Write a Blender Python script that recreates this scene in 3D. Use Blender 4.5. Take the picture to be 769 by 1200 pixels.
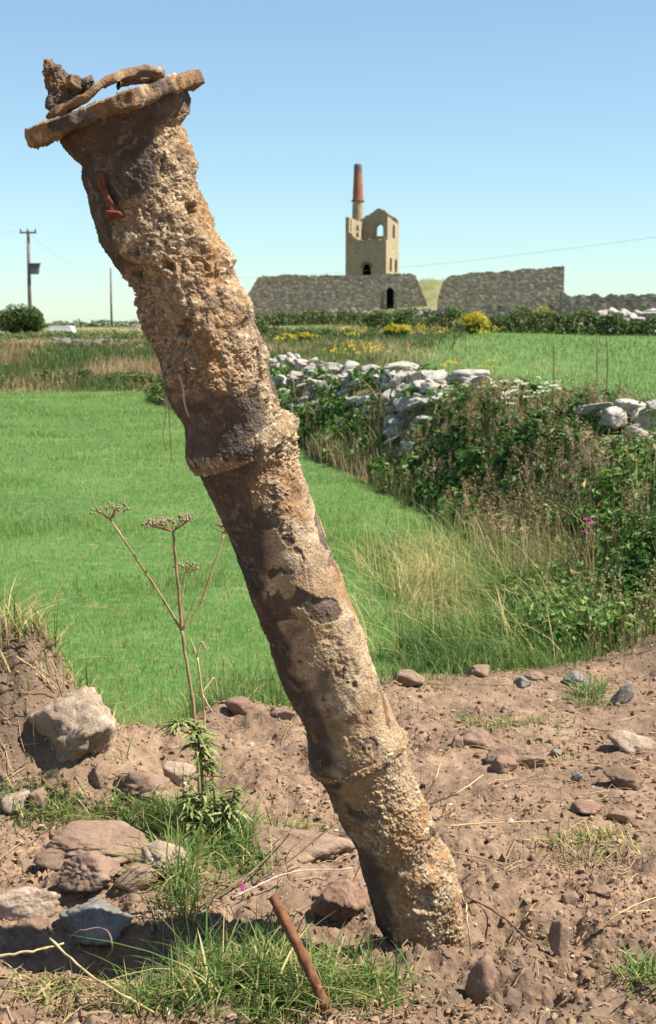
import bpy, math, random
import numpy as np
from mathutils import Vector

random.seed(7)
RNG = np.random.default_rng(7)
scene = bpy.context.scene
for o in list(bpy.data.objects):
    bpy.data.objects.remove(o)

# ------------------------------------------------------------------ camera, sky, sun, exposure
FPX, CX, CY = 1667.0, 384.5, 600.0            # photo pixels (769 x 1200), 50 mm on a 36 mm high frame
PITCH = math.radians(7.38)
CAM_H = 1.6
cam = bpy.data.cameras.new('camera')
cam.sensor_fit = 'VERTICAL'; cam.sensor_height = 36.0; cam.sensor_width = 36.0
cam.lens = 50.0; cam.clip_start = 0.05; cam.clip_end = 9000.0
cam.dof.use_dof = True; cam.dof.focus_distance = 3.75; cam.dof.aperture_fstop = 10.0
cam_ob = bpy.data.objects.new('camera', cam)
cam_ob.location = (0, 0, CAM_H)
cam_ob.rotation_euler = (math.pi / 2 - PITCH, 0, 0)
scene.collection.objects.link(cam_ob)
scene.camera = cam_ob

SUN_EL, SUN_ROT = math.radians(54), math.radians(99)      # rotation clockwise from +Y
world = bpy.data.worlds.new('World'); scene.world = world; world.use_nodes = True
wn = world.node_tree
sky = wn.nodes.new('ShaderNodeTexSky'); sky.sky_type = 'NISHITA'; sky.sun_disc = False
sky.sun_elevation = SUN_EL; sky.sun_rotation = SUN_ROT
sky.altitude = 700; sky.air_density = 1.0; sky.dust_density = 0.45; sky.ozone_density = 3.0
tint = wn.nodes.new('ShaderNodeMix'); tint.data_type = 'RGBA'; tint.blend_type = 'MULTIPLY'; tint.inputs[0].default_value = 1.0
tint.inputs[7].default_value = (0.89, 1.07, 1.02, 1)
wn.links.new(sky.outputs['Color'], tint.inputs[6])
veil = wn.nodes.new('ShaderNodeMix'); veil.data_type = 'RGBA'; veil.inputs[0].default_value = 0.10      # even thin haze over the whole dome
veil.inputs[7].default_value = (6.6, 5.4, 6.2, 1)
wn.links.new(tint.outputs[2], veil.inputs[6])
wn.links.new(veil.outputs[2], wn.nodes['Background'].inputs['Color'])
wn.nodes['Background'].inputs['Strength'].default_value = 0.068

sun = bpy.data.lights.new('sun', 'SUN'); sun.energy = 5.0; sun.angle = math.radians(0.53)
sun.color = (1.0, 0.93, 0.82)
sun_ob = bpy.data.objects.new('sun', sun); scene.collection.objects.link(sun_ob)
to_sun = Vector((math.sin(SUN_ROT) * math.cos(SUN_EL), math.cos(SUN_ROT) * math.cos(SUN_EL), math.sin(SUN_EL)))
sun_ob.rotation_euler = to_sun.to_track_quat('Z', 'Y').to_euler()
sun_ob.location = (20, 0, 20)

vs = scene.view_settings
vs.view_transform = 'Standard'; vs.look = 'None'; vs.gamma = 1.0; vs.use_curve_mapping = False
vs.exposure = 1.2
scene.render.engine = 'CYCLES'

# ------------------------------------------------------------------ numpy noise
def _hash(ix, iy, iz, seed):
    with np.errstate(over='ignore'):
        n = (ix.astype(np.uint32) * np.uint32(374761393) + iy.astype(np.uint32) * np.uint32(668265263)
             + iz.astype(np.uint32) * np.uint32(1274126177) + np.uint32((seed * 2654435761) & 0xffffffff))
        n = (n ^ (n >> np.uint32(13))) * np.uint32(1274126177)
        n = (n ^ (n >> np.uint32(16))) * np.uint32(2246822519)
        n = n ^ (n >> np.uint32(15))
    return n.astype(np.float64) / 4294967295.0

def vnoise(p, seed=0):
    p = np.asarray(p, float)
    i = np.floor(p).astype(np.int64); f = p - i
    u = f * f * f * (f * (f * 6 - 15) + 10)
    r = 0
    for dx in (0, 1):
        wx = u[:, 0] if dx else 1 - u[:, 0]
        for dy in (0, 1):
            wy = u[:, 1] if dy else 1 - u[:, 1]
            for dz in (0, 1):
                wz = u[:, 2] if dz else 1 - u[:, 2]
                r = r + wx * wy * wz * _hash(i[:, 0] + dx, i[:, 1] + dy, i[:, 2] + dz, seed)
    return r * 2 - 1

def fbm(p, octv=4, seed=0, gain=0.5):
    p = np.asarray(p, float); a = 1.0; r = 0; t = 0
    for k in range(octv):
        r = r + a * vnoise(p, seed + k * 17); t += a
        a *= gain
        p = p * 2.03 + 13.7
        p = np.stack([p[:, 0] * .8 - p[:, 1] * .6, p[:, 0] * .6 + p[:, 1] * .8, p[:, 2]], 1)
    return r / t

def worley(p, seed=0):
    """distance to the nearest and second nearest feature point, id of the nearest"""
    p = np.asarray(p, float)
    i = np.floor(p).astype(np.int64)
    f1 = np.full(len(p), 9.0); f2 = np.full(len(p), 9.0); idv = np.zeros(len(p))
    for dx in (-1, 0, 1):
        for dy in (-1, 0, 1):
            for dz in (-1, 0, 1):
                a, b, c = i[:, 0] + dx, i[:, 1] + dy, i[:, 2] + dz
                q = np.stack([a + _hash(a, b, c, seed), b + _hash(a, b, c, seed + 1), c + _hash(a, b, c, seed + 2)], 1)
                d = np.sqrt(((q - p) ** 2).sum(1))
                nearer = d < f1
                f2 = np.where(nearer, f1, np.minimum(f2, d))
                idv = np.where(nearer, _hash(a, b, c, seed + 3), idv)
                f1 = np.minimum(f1, d)
    return f1, f2, idv

def sstep(a, b, x):
    t = np.clip((np.asarray(x, float) - a) / (b - a), 0, 1)
    return t * t * (3 - 2 * t)

def xyz(x, y, z=0.0):
    x = np.asarray(x, float); y = np.asarray(y, float)
    return np.stack([x, y, np.broadcast_to(np.asarray(z, float), x.shape)], 1)

# ------------------------------------------------------------------ photo pixel -> direction
def ray(px, py):
    dx = (px - CX) / FPX; dy = (CY - py) / FPX
    return np.array([dx, math.cos(PITCH) + dy * math.sin(PITCH), -math.sin(PITCH) + dy * math.cos(PITCH)])

def at_y(px, py, Y):
    d = ray(px, py); t = Y / d[1]
    return np.array([d[0] * t, Y, CAM_H + d[2] * t])

# ------------------------------------------------------------------ terrain
HEDGE = np.array([(3.6, 3.0), (2.75, 7.0), (2.45, 9.0), (2.3, 10.6), (1.95, 13.0), (1.2, 17.0), (0.0, 22.0), (-1.0, 25.0), (-2.6, 31.0), (-3.7, 42.0)])

def hedge_dist(x, y):
    """signed lateral distance to the hedge line (negative = field side), distance along is y"""
    best = np.full(np.shape(x), 1e9); sgn = np.ones(np.shape(x))
    for a, b in zip(HEDGE[:-1], HEDGE[1:]):
        ab = b - a; L2 = (ab ** 2).sum()
        t = np.clip(((x - a[0]) * ab[0] + (y - a[1]) * ab[1]) / L2, 0, 1)
        ex, ey = x - (a[0] + t * ab[0]), y - (a[1] + t * ab[1])
        d = np.hypot(ex, ey)
        s = np.sign(ab[1] * ex - ab[0] * ey)
        m = d < best
        sgn = np.where(m, s, sgn); best = np.where(m, d, best)
    return best * np.where(sgn == 0, 1, sgn)

SOIL_U = np.array([-0.9, -0.25, -0.153, -0.11, -0.075, -0.027, 0.04, 0.105, 0.177, 0.231, 0.35, 0.9])
SOIL_D = np.array([5.5, 5.45, 5.3, 5.42, 5.85, 5.9, 6.25, 6.4, 6.65, 6.9, 7.0, 7.0])

def soil_edge(x, y):
    return np.interp(x / np.maximum(y, 0.3), SOIL_U, SOIL_D)

def gz_coarse(x, y):
    x = np.asarray(x, float); y = np.asarray(y, float)
    u = x / np.maximum(y, 1.0)
    left = sstep(0.0, -0.13, u)
    z = left * (1.05 * sstep(35, 62, y) + 0.55 * sstep(75, 200, y)) + (1 - left) * (
        np.interp(y, [0, 38, 60, 90, 150, 200, 240, 300], [0, 0, .45, 1.15, 2.6, 3.8, 4.4, 4.6]))
    z = z - 5.0 * sstep(300, 900, y)
    z = z + 5.0 * np.exp(-((x - 15.4) / 8.5) ** 2 - ((y - 214) / 8.0) ** 2) + 4.6 * np.exp(-((x + 17.5) / 4.5) ** 2 - ((y - 209) / 6.0) ** 2)
    hd = hedge_dist(x, y)
    z = z + 0.82 * np.interp(y, [7, 9.3, 10.4], [.66, .74, 1]) * sstep(1.15, 0.25, np.abs(hd)) * sstep(38, 34, y)
    # dug earth
    z = z + 0.60 * np.exp(-((x + 1.22) ** 2 / 0.145 + (y - 4.95) ** 2 / 0.10))
    z = z + 0.10 * np.exp(-((x - 0.46) ** 2 / 0.012 + (y - 3.86) ** 2 / 0.02))
    z = z - 0.09 * np.exp(-((x - 0.455) ** 2 / 0.0022 + (y - 3.70) ** 2 / 0.004))
    z = z - 0.14 * np.exp(-((x + 0.66) ** 2 / 0.12 + (y - 3.55) ** 2 / 0.018))
    z = z - 0.13 * np.exp(-((x - 0.02) ** 2 / 0.02 + (y - 3.70) ** 2 / 0.015))
    z = z + 0.16 * np.exp(-((x - 1.75) ** 2 / 0.12 + (y - 6.5) ** 2 / 0.10))
    z = z + 0.05 * np.exp(-((y - soil_edge(x, y) + 0.25) / 0.25) ** 2) * (y < 9)
    return z

def soil_mask(x, y):
    n = fbm(xyz(x * 2.2, y * 2.2), 3, 5)
    return sstep(-0.12, 0.12, soil_edge(x, y) - y + 0.35 * n)

def gz(x, y):
    """terrain with its clods and ruts"""
    x = np.atleast_1d(np.asarray(x, float)); y = np.atleast_1d(np.asarray(y, float))
    z = gz_coarse(x, y)
    m = soil_mask(x, y)
    near = (y < 9.0) & (m > 0.002)
    out = z.copy()
    if near.any():
        X, Y, M = x[near], y[near], m[near]
        d = 0.055 * fbm(xyz(X * 2.3, Y * 2.3), 3, 11) + 0.046 * fbm(xyz(X * 8, Y * 8), 4, 23) + 0.020 * np.abs(fbm(xyz(X * 17, Y * 17, 2), 3, 27))
        f1, f2, idv = worley(xyz(X * 16, Y * 16, 0.5), 31)
        d = d + 0.010 * (0.5 - f1) * (0.3 + 1.2 * idv) * sstep(-0.1, 0.35, fbm(xyz(X * 3, Y * 3), 2, 77))
        f1, f2, idv = worley(xyz(X * 42, Y * 42, 0.5), 41)
        d = d + 0.008 * (0.5 - f1) * (0.2 + 1.4 * idv)
        d = d + 0.012 * fbm(xyz(X * 70, Y * 70), 3, 51)
        base = np.exp(-((X - .35) ** 2 / .35 + (Y - 3.45) ** 2 / .12)) + .8 * np.exp(-((X + .55) ** 2 / .25 + (Y - 3.25) ** 2 / .05))
        f1, f2, idv = worley(xyz(X * 26 + .5 * vnoise(xyz(X * 30, Y * 30), 4), Y * 26, 0.5), 91)
        d = d + base * (.020 * (.5 - f1) * (.2 + 1.5 * idv) + .018 * fbm(xyz(X * 30, Y * 30, 5), 3, 93))
        mound = np.exp(-((X + 1.21) ** 2 / 0.16 + (Y - 5.0) ** 2 / 0.18))
        d = d + mound * (0.09 * fbm(xyz(X * 7, Y * 7, 3.3), 3, 61) + 0.03 * fbm(xyz(X * 22, Y * 22, 1.3), 2, 63))
        d = d * (1 - .55 * sstep(.25, .7, X) * sstep(4.0, 4.5, Y))
        out[near] = z[near] + M * d + (1 - M) * 0.02 * fbm(xyz(X * 1.5, Y * 1.5), 2, 71)
    far = ~near
    if far.any():
        X, Y = x[far], y[far]
        out[far] = z[far] + 0.02 * fbm(xyz(X * 1.5, Y * 1.5), 2, 71) + np.clip((Y - 60) / 400, 0, 1) * 1.0 * fbm(xyz(X / 14, Y / 14), 2, 81)
    return out

def ground_at(px, py, fine=True):
    """where the sight line through a photo pixel meets the terrain"""
    d = ray(px, py)
    ts = np.concatenate([np.linspace(2.6, 12, 900), np.geomspace(12, 260, 500)])
    X, Y, Z = d[0] * ts, d[1] * ts, CAM_H + d[2] * ts
    g = gz_coarse(X, Y)
    k = np.argmax(Z < g) if (Z < g).any() else len(ts) - 1
    x, y = X[k], Y[k]
    return np.array([x, y, gz([x], [y])[0] if fine else g[k]])

# ------------------------------------------------------------------ mesh helpers
COL = scene.collection
def mesh_np(name, V, faces, smooth=False, attrs=None):
    """faces: list of int arrays (n,3) / (n,4)"""
    if isinstance(faces, np.ndarray): faces = [faces]
    faces = [np.asarray(f, np.int32) for f in faces if len(f)]
    me = bpy.data.meshes.new(name)
    V = np.asarray(V, np.float32)
    me.vertices.add(len(V)); me.vertices.foreach_set('co', V.ravel())
    loops = np.concatenate([f.ravel() for f in faces])
    sizes = np.concatenate([np.full(len(f), f.shape[1], np.int32) for f in faces])
    starts = np.concatenate([[0], np.cumsum(sizes)[:-1]]).astype(np.int32)
    me.loops.add(len(loops)); me.loops.foreach_set('vertex_index', loops)
    me.polygons.add(len(sizes)); me.polygons.foreach_set('loop_start', starts)
    try: me.polygons.foreach_set('loop_total', sizes)
    except Exception: pass
    me.polygons.foreach_set('use_smooth', np.full(len(sizes), smooth, bool))
    me.update(calc_edges=True)
    me.validate(verbose=False)
    for k, a in (attrs or {}).items():
        at = me.attributes.new(k, 'FLOAT', 'POINT'); at.data.foreach_set('value', np.asarray(a, np.float32))
    return me

def obj(name, me, mat=None, parent=None):
    o = bpy.data.objects.new(name, me); COL.objects.link(o)
    if mat is not None and not me.materials: me.materials.append(mat)
    if parent is not None: o.parent = parent
    return o

def tag(o, label=None, cat=None, group=None, kind=None):
    if label: o['label'] = label
    if cat: o['category'] = cat
    if group: o['group'] = group
    if kind: o['kind'] = kind
    return o

def empty(name, loc, label, cat, group=None):
    o = bpy.data.objects.new(name, None); COL.objects.link(o); o.location = tuple(loc)
    o.empty_display_size = 0.1
    return tag(o, label, cat, group)

def local(V, root):
    return np.asarray(V, float) - np.array(root.location)

class Acc:
    def __init__(s): s.V = []; s.F3 = []; s.F4 = []; s.n = 0; s.A = {}
    def add(s, V, F, **attrs):
        V = np.asarray(V, float)
        F = np.asarray(F) + s.n
        (s.F3 if F.shape[1] == 3 else s.F4).append(F)
        s.V.append(V); s.n += len(V)
        for k, a in attrs.items():
            s.A.setdefault(k, []).append(np.broadcast_to(np.asarray(a, float), (len(V),)))
    def mesh(s, name, smooth=False, origin=None):
        V = np.concatenate(s.V)
        if origin is not None: V = V - np.asarray(origin)
        F = []
        if s.F3: F.append(np.concatenate(s.F3))
        if s.F4: F.append(np.concatenate(s.F4))
        return mesh_np(name, V, F, smooth, {k: np.concatenate(a) for k, a in s.A.items()})

def blades(P, h, w, az, lean, curve, segs=2, side=None, rng=RNG):
    """tapering grass blades; returns vertices, triangles, height fraction, blade index"""
    N = len(P); d = np.stack([np.cos(az), np.sin(az), np.zeros(N)], 1)
    sa = rng.uniform(0, math.pi, N) if side is None else side
    s = np.stack([np.cos(sa), np.sin(sa), np.zeros(N)], 1)
    cols = []; tt = []
    for k in range(segs):
        t = k / segs
        c = P + np.array([0, 0, 1]) * (h * t * (1 - 0.35 * np.abs(curve) * t))[:, None] + d * (h * (lean * t + curve * t * t))[:, None]
        ww = (w * 0.5 * (1 - 0.55 * t))[:, None]
        cols += [c - s * ww, c + s * ww]; tt += [t, t]
    c = P + np.array([0, 0, 1]) * (h * (1 - 0.35 * np.abs(curve)))[:, None] + d * (h * (lean + curve))[:, None]
    cols.append(c); tt.append(1.0)
    m = 2 * segs + 1
    V = np.stack(cols, 1).reshape(-1, 3)
    F = []
    for k in range(segs - 1):
        a = 2 * k
        F += [(a, a + 1, a + 3), (a, a + 3, a + 2)]
    a = 2 * (segs - 1); F.append((a, a + 1, a + 2))
    F = (np.arange(N)[:, None, None] * m + np.array(F)[None]).reshape(-1, 3)
    return V, F, np.tile(np.array(tt), N), np.repeat(np.arange(N), m)

def leaves(C, nrm, L, W, rng=RNG):
    """folded diamond leaves"""
    N = len(C)
    nrm = nrm / np.linalg.norm(nrm, axis=1, keepdims=True)
    r = rng.normal(size=(N, 3)); a = r - nrm * (r * nrm).sum(1, keepdims=True); a /= np.linalg.norm(a, axis=1, keepdims=True)
    b = np.cross(nrm, a)
    L = np.broadcast_to(L, (N,))[:, None]; W = np.broadcast_to(W, (N,))[:, None]
    V = np.stack([C - a * L * .5, C + b * W * .5 + nrm * W * .22 - a * L * .08, C + a * L * .5 - nrm * L * .12, C - b * W * .5 + nrm * W * .22 - a * L * .08], 1).reshape(-1, 3)
    F = (np.arange(N)[:, None, None] * 4 + np.array([(0, 1, 2), (0, 2, 3)])[None]).reshape(-1, 3)
    return V, F, np.repeat(np.arange(N), 4)

def tube(pts, rad, sides=8, jitter=0.0, seed=0, cap=True):
    pts = np.asarray(pts, float); n = len(pts)
    rad = np.broadcast_to(np.asarray(rad, float), (n,))
    T = np.gradient(pts, axis=0); T /= np.linalg.norm(T, axis=1, keepdims=True) + 1e-12
    ref = np.array([0.0, 1.0, 0.0]) if abs(T[0][1]) < 0.9 else np.array([1.0, 0, 0])
    V = []; u = None
    for k in range(n):
        if u is None: u = np.cross(T[k], ref)
        u = u - T[k] * u.dot(T[k]); u /= np.linalg.norm(u) + 1e-12
        v = np.cross(T[k], u)
        a = np.arange(sides) / sides * 2 * math.pi
        V.append(pts[k] + rad[k] * (np.cos(a)[:, None] * u + np.sin(a)[:, None] * v))
    V = np.concatenate(V)
    if jitter:
        V = V + jitter * np.stack([vnoise(V * 90 + 3, seed), vnoise(V * 90 + 17, seed + 1), vnoise(V * 90 + 41, seed + 2)], 1)
    F = []
    for k in range(n - 1):
        for j in range(sides):
            a, b = k * sides + j, k * sides + (j + 1) % sides
            F.append((a, b, b + sides, a + sides))
    F3 = []
    if cap:
        V = np.concatenate([V, pts[:1], pts[-1:]])
        c0, c1 = n * sides, n * sides + 1
        for j in range(sides):
            F3 += [(c0, (j + 1) % sides, j), (c1, (n - 1) * sides + j, (n - 1) * sides + (j + 1) % sides)]
    return V, np.array(F), np.array(F3) if F3 else np.zeros((0, 3), int)

def tube_mesh(name, pts, rad, sides=8, **kw):
    V, F, F3 = tube(pts, rad, sides, **kw)
    return mesh_np(name, V, [F, F3], True)

def smooth_path(pts, n=24):
    """Catmull-Rom through the points"""
    P = np.asarray(pts, float)
    if len(P) == 2: return P[0] + np.linspace(0, 1, n)[:, None] * (P[1] - P[0])
    Q = np.vstack([2 * P[0] - P[1], P, 2 * P[-1] - P[-2]])
    out = []
    m = len(P) - 1
    for s in np.linspace(0, m - 1e-6, n):
        k = int(s); t = s - k
        p0, p1, p2, p3 = Q[k:k + 4]
        out.append(.5 * ((2 * p1) + (-p0 + p2) * t + (2 * p0 - 5 * p1 + 4 * p2 - p3) * t * t + (-p0 + 3 * p1 - 3 * p2 + p3) * t ** 3))
    return np.array(out)

def rot(V, rx=0, ry=0, rz=0):
    from mathutils import Euler
    M = np.array(Euler((rx, ry, rz)).to_matrix())
    return V @ M.T

_ico = {}
def ico(sub):
    if sub not in _ico:
        import bmesh
        bm = bmesh.new(); bmesh.ops.create_icosphere(bm, subdivisions=sub, radius=1.0)
        V = np.array([v.co[:] for v in bm.verts]); F = np.array([[v.index for v in f.verts] for f in bm.faces]); bm.free()
        _ico[sub] = (V, F)
    return _ico[sub]

def stone_verts(size, seed, sub=3, planes=14, rough=0.035, round_=0.0):
    """a broken stone: a sphere cut back by random planes, edges softened, faces roughened"""
    rng = np.random.default_rng(seed)
    D, F = ico(sub)
    kk = np.arange(planes) + .5; ph = np.arccos(1 - 2 * kk / planes); th = math.pi * (1 + 5 ** .5) * kk
    n = np.stack([np.cos(th) * np.sin(ph), np.sin(th) * np.sin(ph), np.cos(ph)], 1) + rng.normal(0, .38, (planes, 3))
    n = rot(n / np.linalg.norm(n, axis=1, keepdims=True), *rng.uniform(0, 6.3, 3))
    h = rng.uniform(0.56, 0.92, planes)
    q = h[None] / np.maximum(D @ n.T, 0.05)
    k = 22.0
    r = -np.log(np.exp(-k * np.minimum(q, 3.0)).sum(1) + np.exp(-k * 1.22)) / k
    r = r * (1 - round_) + round_ * 0.85
    f1, f2, idv = worley(D * 2.6 + seed, seed)
    r = r + rough * 1.6 * fbm(D * 1.6 + seed, 3, seed) + rough * 1.5 * fbm(D * 8 + seed, 4, seed + 5) + rough * .9 * (f2 - f1 - .3)
    V = D * r[:, None]
    V = V / np.abs(V).max(0)
    return V * (np.array(size) * 0.5), F

# ------------------------------------------------------------------ materials
def new_mat(name):
    m = bpy.data.materials.new(name); m.use_nodes = True
    nt = m.node_tree; b = nt.nodes['Principled BSDF']
    b.inputs['Roughness'].default_value = 0.9
    b.inputs['Specular IOR Level'].default_value = 0.25
    return m, nt, b

class NB:
    """short node-building helpers"""
    def __init__(s, nt): s.nt = nt
    def _in(s, sock, v):
        if hasattr(v, 'is_linked') or hasattr(v, 'links'): s.nt.links.new(v, sock)
        else: sock.default_value = v
    def coord(s, kind='Object'):
        return s.nt.nodes.new('ShaderNodeTexCoord').outputs[kind]
    def noise(s, vec, scale, detail=4, rough=.55, dist=0.0, out='Fac'):
        n = s.nt.nodes.new('ShaderNodeTexNoise'); s.nt.links.new(vec, n.inputs['Vector'])
        n.inputs['Scale'].default_value = scale; n.inputs['Detail'].default_value = detail
        n.inputs['Roughness'].default_value = rough; n.inputs['Distortion'].default_value = dist
        return n.outputs[out]
    def voro(s, vec, scale, feature='F1', out='Distance'):
        n = s.nt.nodes.new('ShaderNodeTexVoronoi'); n.feature = feature; s.nt.links.new(vec, n.inputs['Vector'])
        n.inputs['Scale'].default_value = scale
        return n.outputs[out]
    def ramp(s, fac, stops):
        n = s.nt.nodes.new('ShaderNodeValToRGB'); s.nt.links.new(fac, n.inputs['Fac'])
        e = n.color_ramp.elements
        while len(e) < len(stops): e.new(0.5)
        for el, (p, c) in zip(e, stops):
            el.position = p; el.color = (*c, 1) if len(c) == 3 else c
        return n.outputs['Color']
    def gray(s, fac, a, b):
        n = s.nt.nodes.new('ShaderNodeMapRange'); s.nt.links.new(fac, n.inputs['Value'])
        n.inputs['From Min'].default_value = a; n.inputs['From Max'].default_value = b
        return n.outputs['Result']
    def mix(s, fac, a, b, mode='MIX'):
        n = s.nt.nodes.new('ShaderNodeMix'); n.data_type = 'RGBA'; n.blend_type = mode
        s._in(n.inputs[0], fac)
        for sock, v in ((n.inputs[6], a), (n.inputs[7], b)):
            if isinstance(v, tuple): sock.default_value = (*v, 1) if len(v) == 3 else v
            else: s.nt.links.new(v, sock)
        return n.outputs[2]
    def math(s, op, a, b=0.0):
        n = s.nt.nodes.new('ShaderNodeMath'); n.operation = op
        s._in(n.inputs[0], a); s._in(n.inputs[1], b)
        return n.outputs[0]
    def attr(s, name):
        n = s.nt.nodes.new('ShaderNodeAttribute'); n.attribute_name = name
        return n.outputs['Fac']
    def bump(s, h, strength, dist, b):
        n = s.nt.nodes.new('ShaderNodeBump'); s.nt.links.new(h, n.inputs['Height'])
        n.inputs['Strength'].default_value = strength; n.inputs['Distance'].default_value = dist
        s.nt.links.new(n.outputs['Normal'], b.inputs['Normal'])

def mat_ground():
    m, nt, b = new_mat('ground'); k = NB(nt); P = k.coord()
    n1 = k.noise(P, 2.6, 7, .72); n2 = k.noise(P, 30, 5, .7); n3 = k.noise(P, 7, 4, .6)
    soil = k.ramp(n1, [(.30, (0.096, 0.065, 0.045)), (.47, (0.199, 0.128, 0.082)), (.60, (0.280, 0.183, 0.120)), (.74, (0.377, 0.261, 0.178))])
    soil = k.mix(k.gray(n2, .35, .75), soil, (0.080, 0.056, 0.042), 'MIX')
    soil = k.mix(k.math('MULTIPLY', k.gray(n3, .45, .75), .55), soil, (0.308, 0.215, 0.135))
    grit = k.voro(P, 85, out='Distance'); gid = k.voro(P, 85, out='Color')
    soil = k.mix(k.math('MULTIPLY', k.gray(grit, .22, .12), k.gray(gid, .62, .8)), soil, (0.330, 0.264, 0.205))
    gr = k.ramp(k.noise(P, .55, 5, .6), [(.3, (.045, .11, .022)), (.55, (.06, .145, .03)), (.75, (.11, .17, .05))])
    gr = k.mix(k.gray(k.noise(P, 9, 4, .65), .48, .72), gr, (.17, .18, .06))
    rough = k.ramp(k.noise(P, .35, 5, .65), [(.3, (.10, .12, .04)), (.5, (.20, .17, .085)), (.7, (.28, .20, .12))])
    col = k.mix(k.attr('rough'), gr, rough)
    soil = k.mix(k.math('MULTIPLY', k.attr('darker_soil'), k.gray(k.noise(P, 6, 5, .7), .30, .55)), soil, (.085, .058, .042))  # darker brown soil on the left mound and before the pipe foot
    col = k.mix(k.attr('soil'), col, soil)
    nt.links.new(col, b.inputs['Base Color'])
    k.bump(k.mix(.5, k.noise(P, 130, 6, .7), grit), .9, .006, b)
    return m

def mat_foliage(name, stops, tip=None, trans=0.35, rough=.55):
    """leaf or blade colours picked per leaf by the attribute rnd"""
    m, nt, b = new_mat(name); k = NB(nt)
    col = k.ramp(k.attr('rnd'), stops)
    if tip: col = k.mix(k.math('MULTIPLY', k.attr('tip'), tip[1]), col, tip[0])
    nt.links.new(col, b.inputs['Base Color']); b.inputs['Roughness'].default_value = rough
    t = nt.nodes.new('ShaderNodeBsdfTranslucent'); nt.links.new(col, t.inputs['Color'])
    mx = nt.nodes.new('ShaderNodeMixShader'); mx.inputs[0].default_value = trans
    nt.links.new(b.outputs[0], mx.inputs[1]); nt.links.new(t.outputs[0], mx.inputs[2])
    nt.links.new(mx.outputs[0], nt.nodes['Material Output'].inputs['Surface'])
    return m

def mat_stone(name, c1, c2, c3, scale=1.0, bump=.004, lichen=None):
    m, nt, b = new_mat(name); k = NB(nt); P = k.coord()
    col = k.ramp(k.noise(P, 5 * scale, 6, .65, .4), [(.28, c1), (.5, c2), (.72, c3)])
    col = k.mix(k.gray(k.noise(P, 45 * scale, 4, .7), .52, .8), col, tuple(v * .55 for v in c1))
    if lichen: col = k.mix(k.math('MULTIPLY', k.gray(k.noise(P, 9 * scale, 5, .7, .5), .56, .66), .8), col, lichen)
    nt.links.new(col, b.inputs['Base Color'])
    k.bump(k.noise(P, 60 * scale, 8, .7), .8, bump, b)
    return m

def mat_plain(name, c1, c2, scale, rough=.85, bump=0.002, metal=0.0, bscale=None):
    m, nt, b = new_mat(name); k = NB(nt); P = k.coord()
    nt.links.new(k.ramp(k.noise(P, scale, 5, .65), [(.35, c1), (.65, c2)]), b.inputs['Base Color'])
    b.inputs['Roughness'].default_value = rough; b.inputs['Metallic'].default_value = metal
    if bump: k.bump(k.noise(P, (bscale or scale * 3), 5, .7), .7, bump, b)
    return m

def mat_pipe():
    m, nt, b = new_mat('crusted_iron'); k = NB(nt); P = k.coord()
    cr = k.attr('crust'); peb = k.attr('pebble'); ru = k.attr('rust')
    iron = k.ramp(k.noise(P, 9, 6, .65, .3), [(.3, (0.044, 0.033, 0.025)), (.5, (0.080, 0.057, 0.042)), (.72, (0.125, 0.091, 0.061))])
    iron = k.mix(k.gray(k.noise(P, 26, 5, .7, .6), .58, .70), iron, (0.187, 0.160, 0.149))
    iron = k.mix(k.math('MULTIPLY', k.gray(k.noise(P, 17, 7, .75, 1.2), .54, .64), .8), iron, (.20, .15, .12))
    iron = k.mix(k.math('MULTIPLY', k.gray(k.noise(P, 70, 4, .7, .5), .62, .70), .7), iron, (.27, .235, .21))
    iron = k.mix(k.gray(k.noise(P, 55, 4, .7), .55, .8), iron, (0.041, 0.028, 0.025))
    crust = k.ramp(peb, [(.10, (.10, .064, .042)), (.34, (.25, .168, .10)), (.58, (.36, .265, .165)), (.82, (.52, .42, .285))])
    crust = k.mix(k.gray(k.noise(P, 6, 5, .6, .5), .48, .70), crust, (0.274, 0.158, 0.068))
    crust = k.mix(k.gray(k.noise(P, 160, 3, .7), .50, .80), crust, (0.075, 0.048, 0.030))
    crust = k.mix(k.math('MULTIPLY', k.gray(k.noise(P, 14, 6, .7, .8), .52, .66), .75), crust, (.085, .060, .045))
    crust = k.mix(k.math('MULTIPLY', k.gray(k.noise(P, 33, 5, .7, .4), .58, .70), .6), crust, (.22, .19, .155))
    col = k.mix(cr, iron, crust)
    rusty = k.ramp(k.noise(P, 30, 5, .7), [(.3, (0.166, 0.068, 0.025)), (.55, (0.288, 0.144, 0.050)), (.8, (0.360, 0.230, 0.108))])
    col = k.mix(ru, col, rusty)
    nt.links.new(col, b.inputs['Base Color']); b.inputs['Roughness'].default_value = .88
    k.bump(k.mix(.5, k.noise(P, 240, 6, .75), k.voro(P, 170)), .9, .004, b)
    return m

def mat_masonry(name, stops, cell, mortar, moss=None):
    """far masonry: coursed rubble too small in the picture to pick apart"""
    m, nt, b = new_mat(name); k = NB(nt); P = k.coord()
    mp = nt.nodes.new('ShaderNodeMapping'); mp.inputs['Scale'].default_value = (1, 1, 1.7); nt.links.new(P, mp.inputs['Vector'])
    P2 = mp.outputs['Vector']
    cid = k.voro(P2, cell, out='Color'); edge = k.voro(P2, cell, 'DISTANCE_TO_EDGE')
    col = k.ramp(k.math('ADD', k.math('MULTIPLY', cid, .6), k.math('MULTIPLY', k.noise(P, .6, 5, .6), .5)), stops)
    col = k.mix(k.gray(edge, .09, .02), col, mortar)
    if moss: col = k.mix(k.gray(k.noise(P, .45, 5, .65), .55, .68), col, moss)
    nt.links.new(col, b.inputs['Base Color'])
    k.bump(edge, .6, .03, b)
    return m

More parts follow.
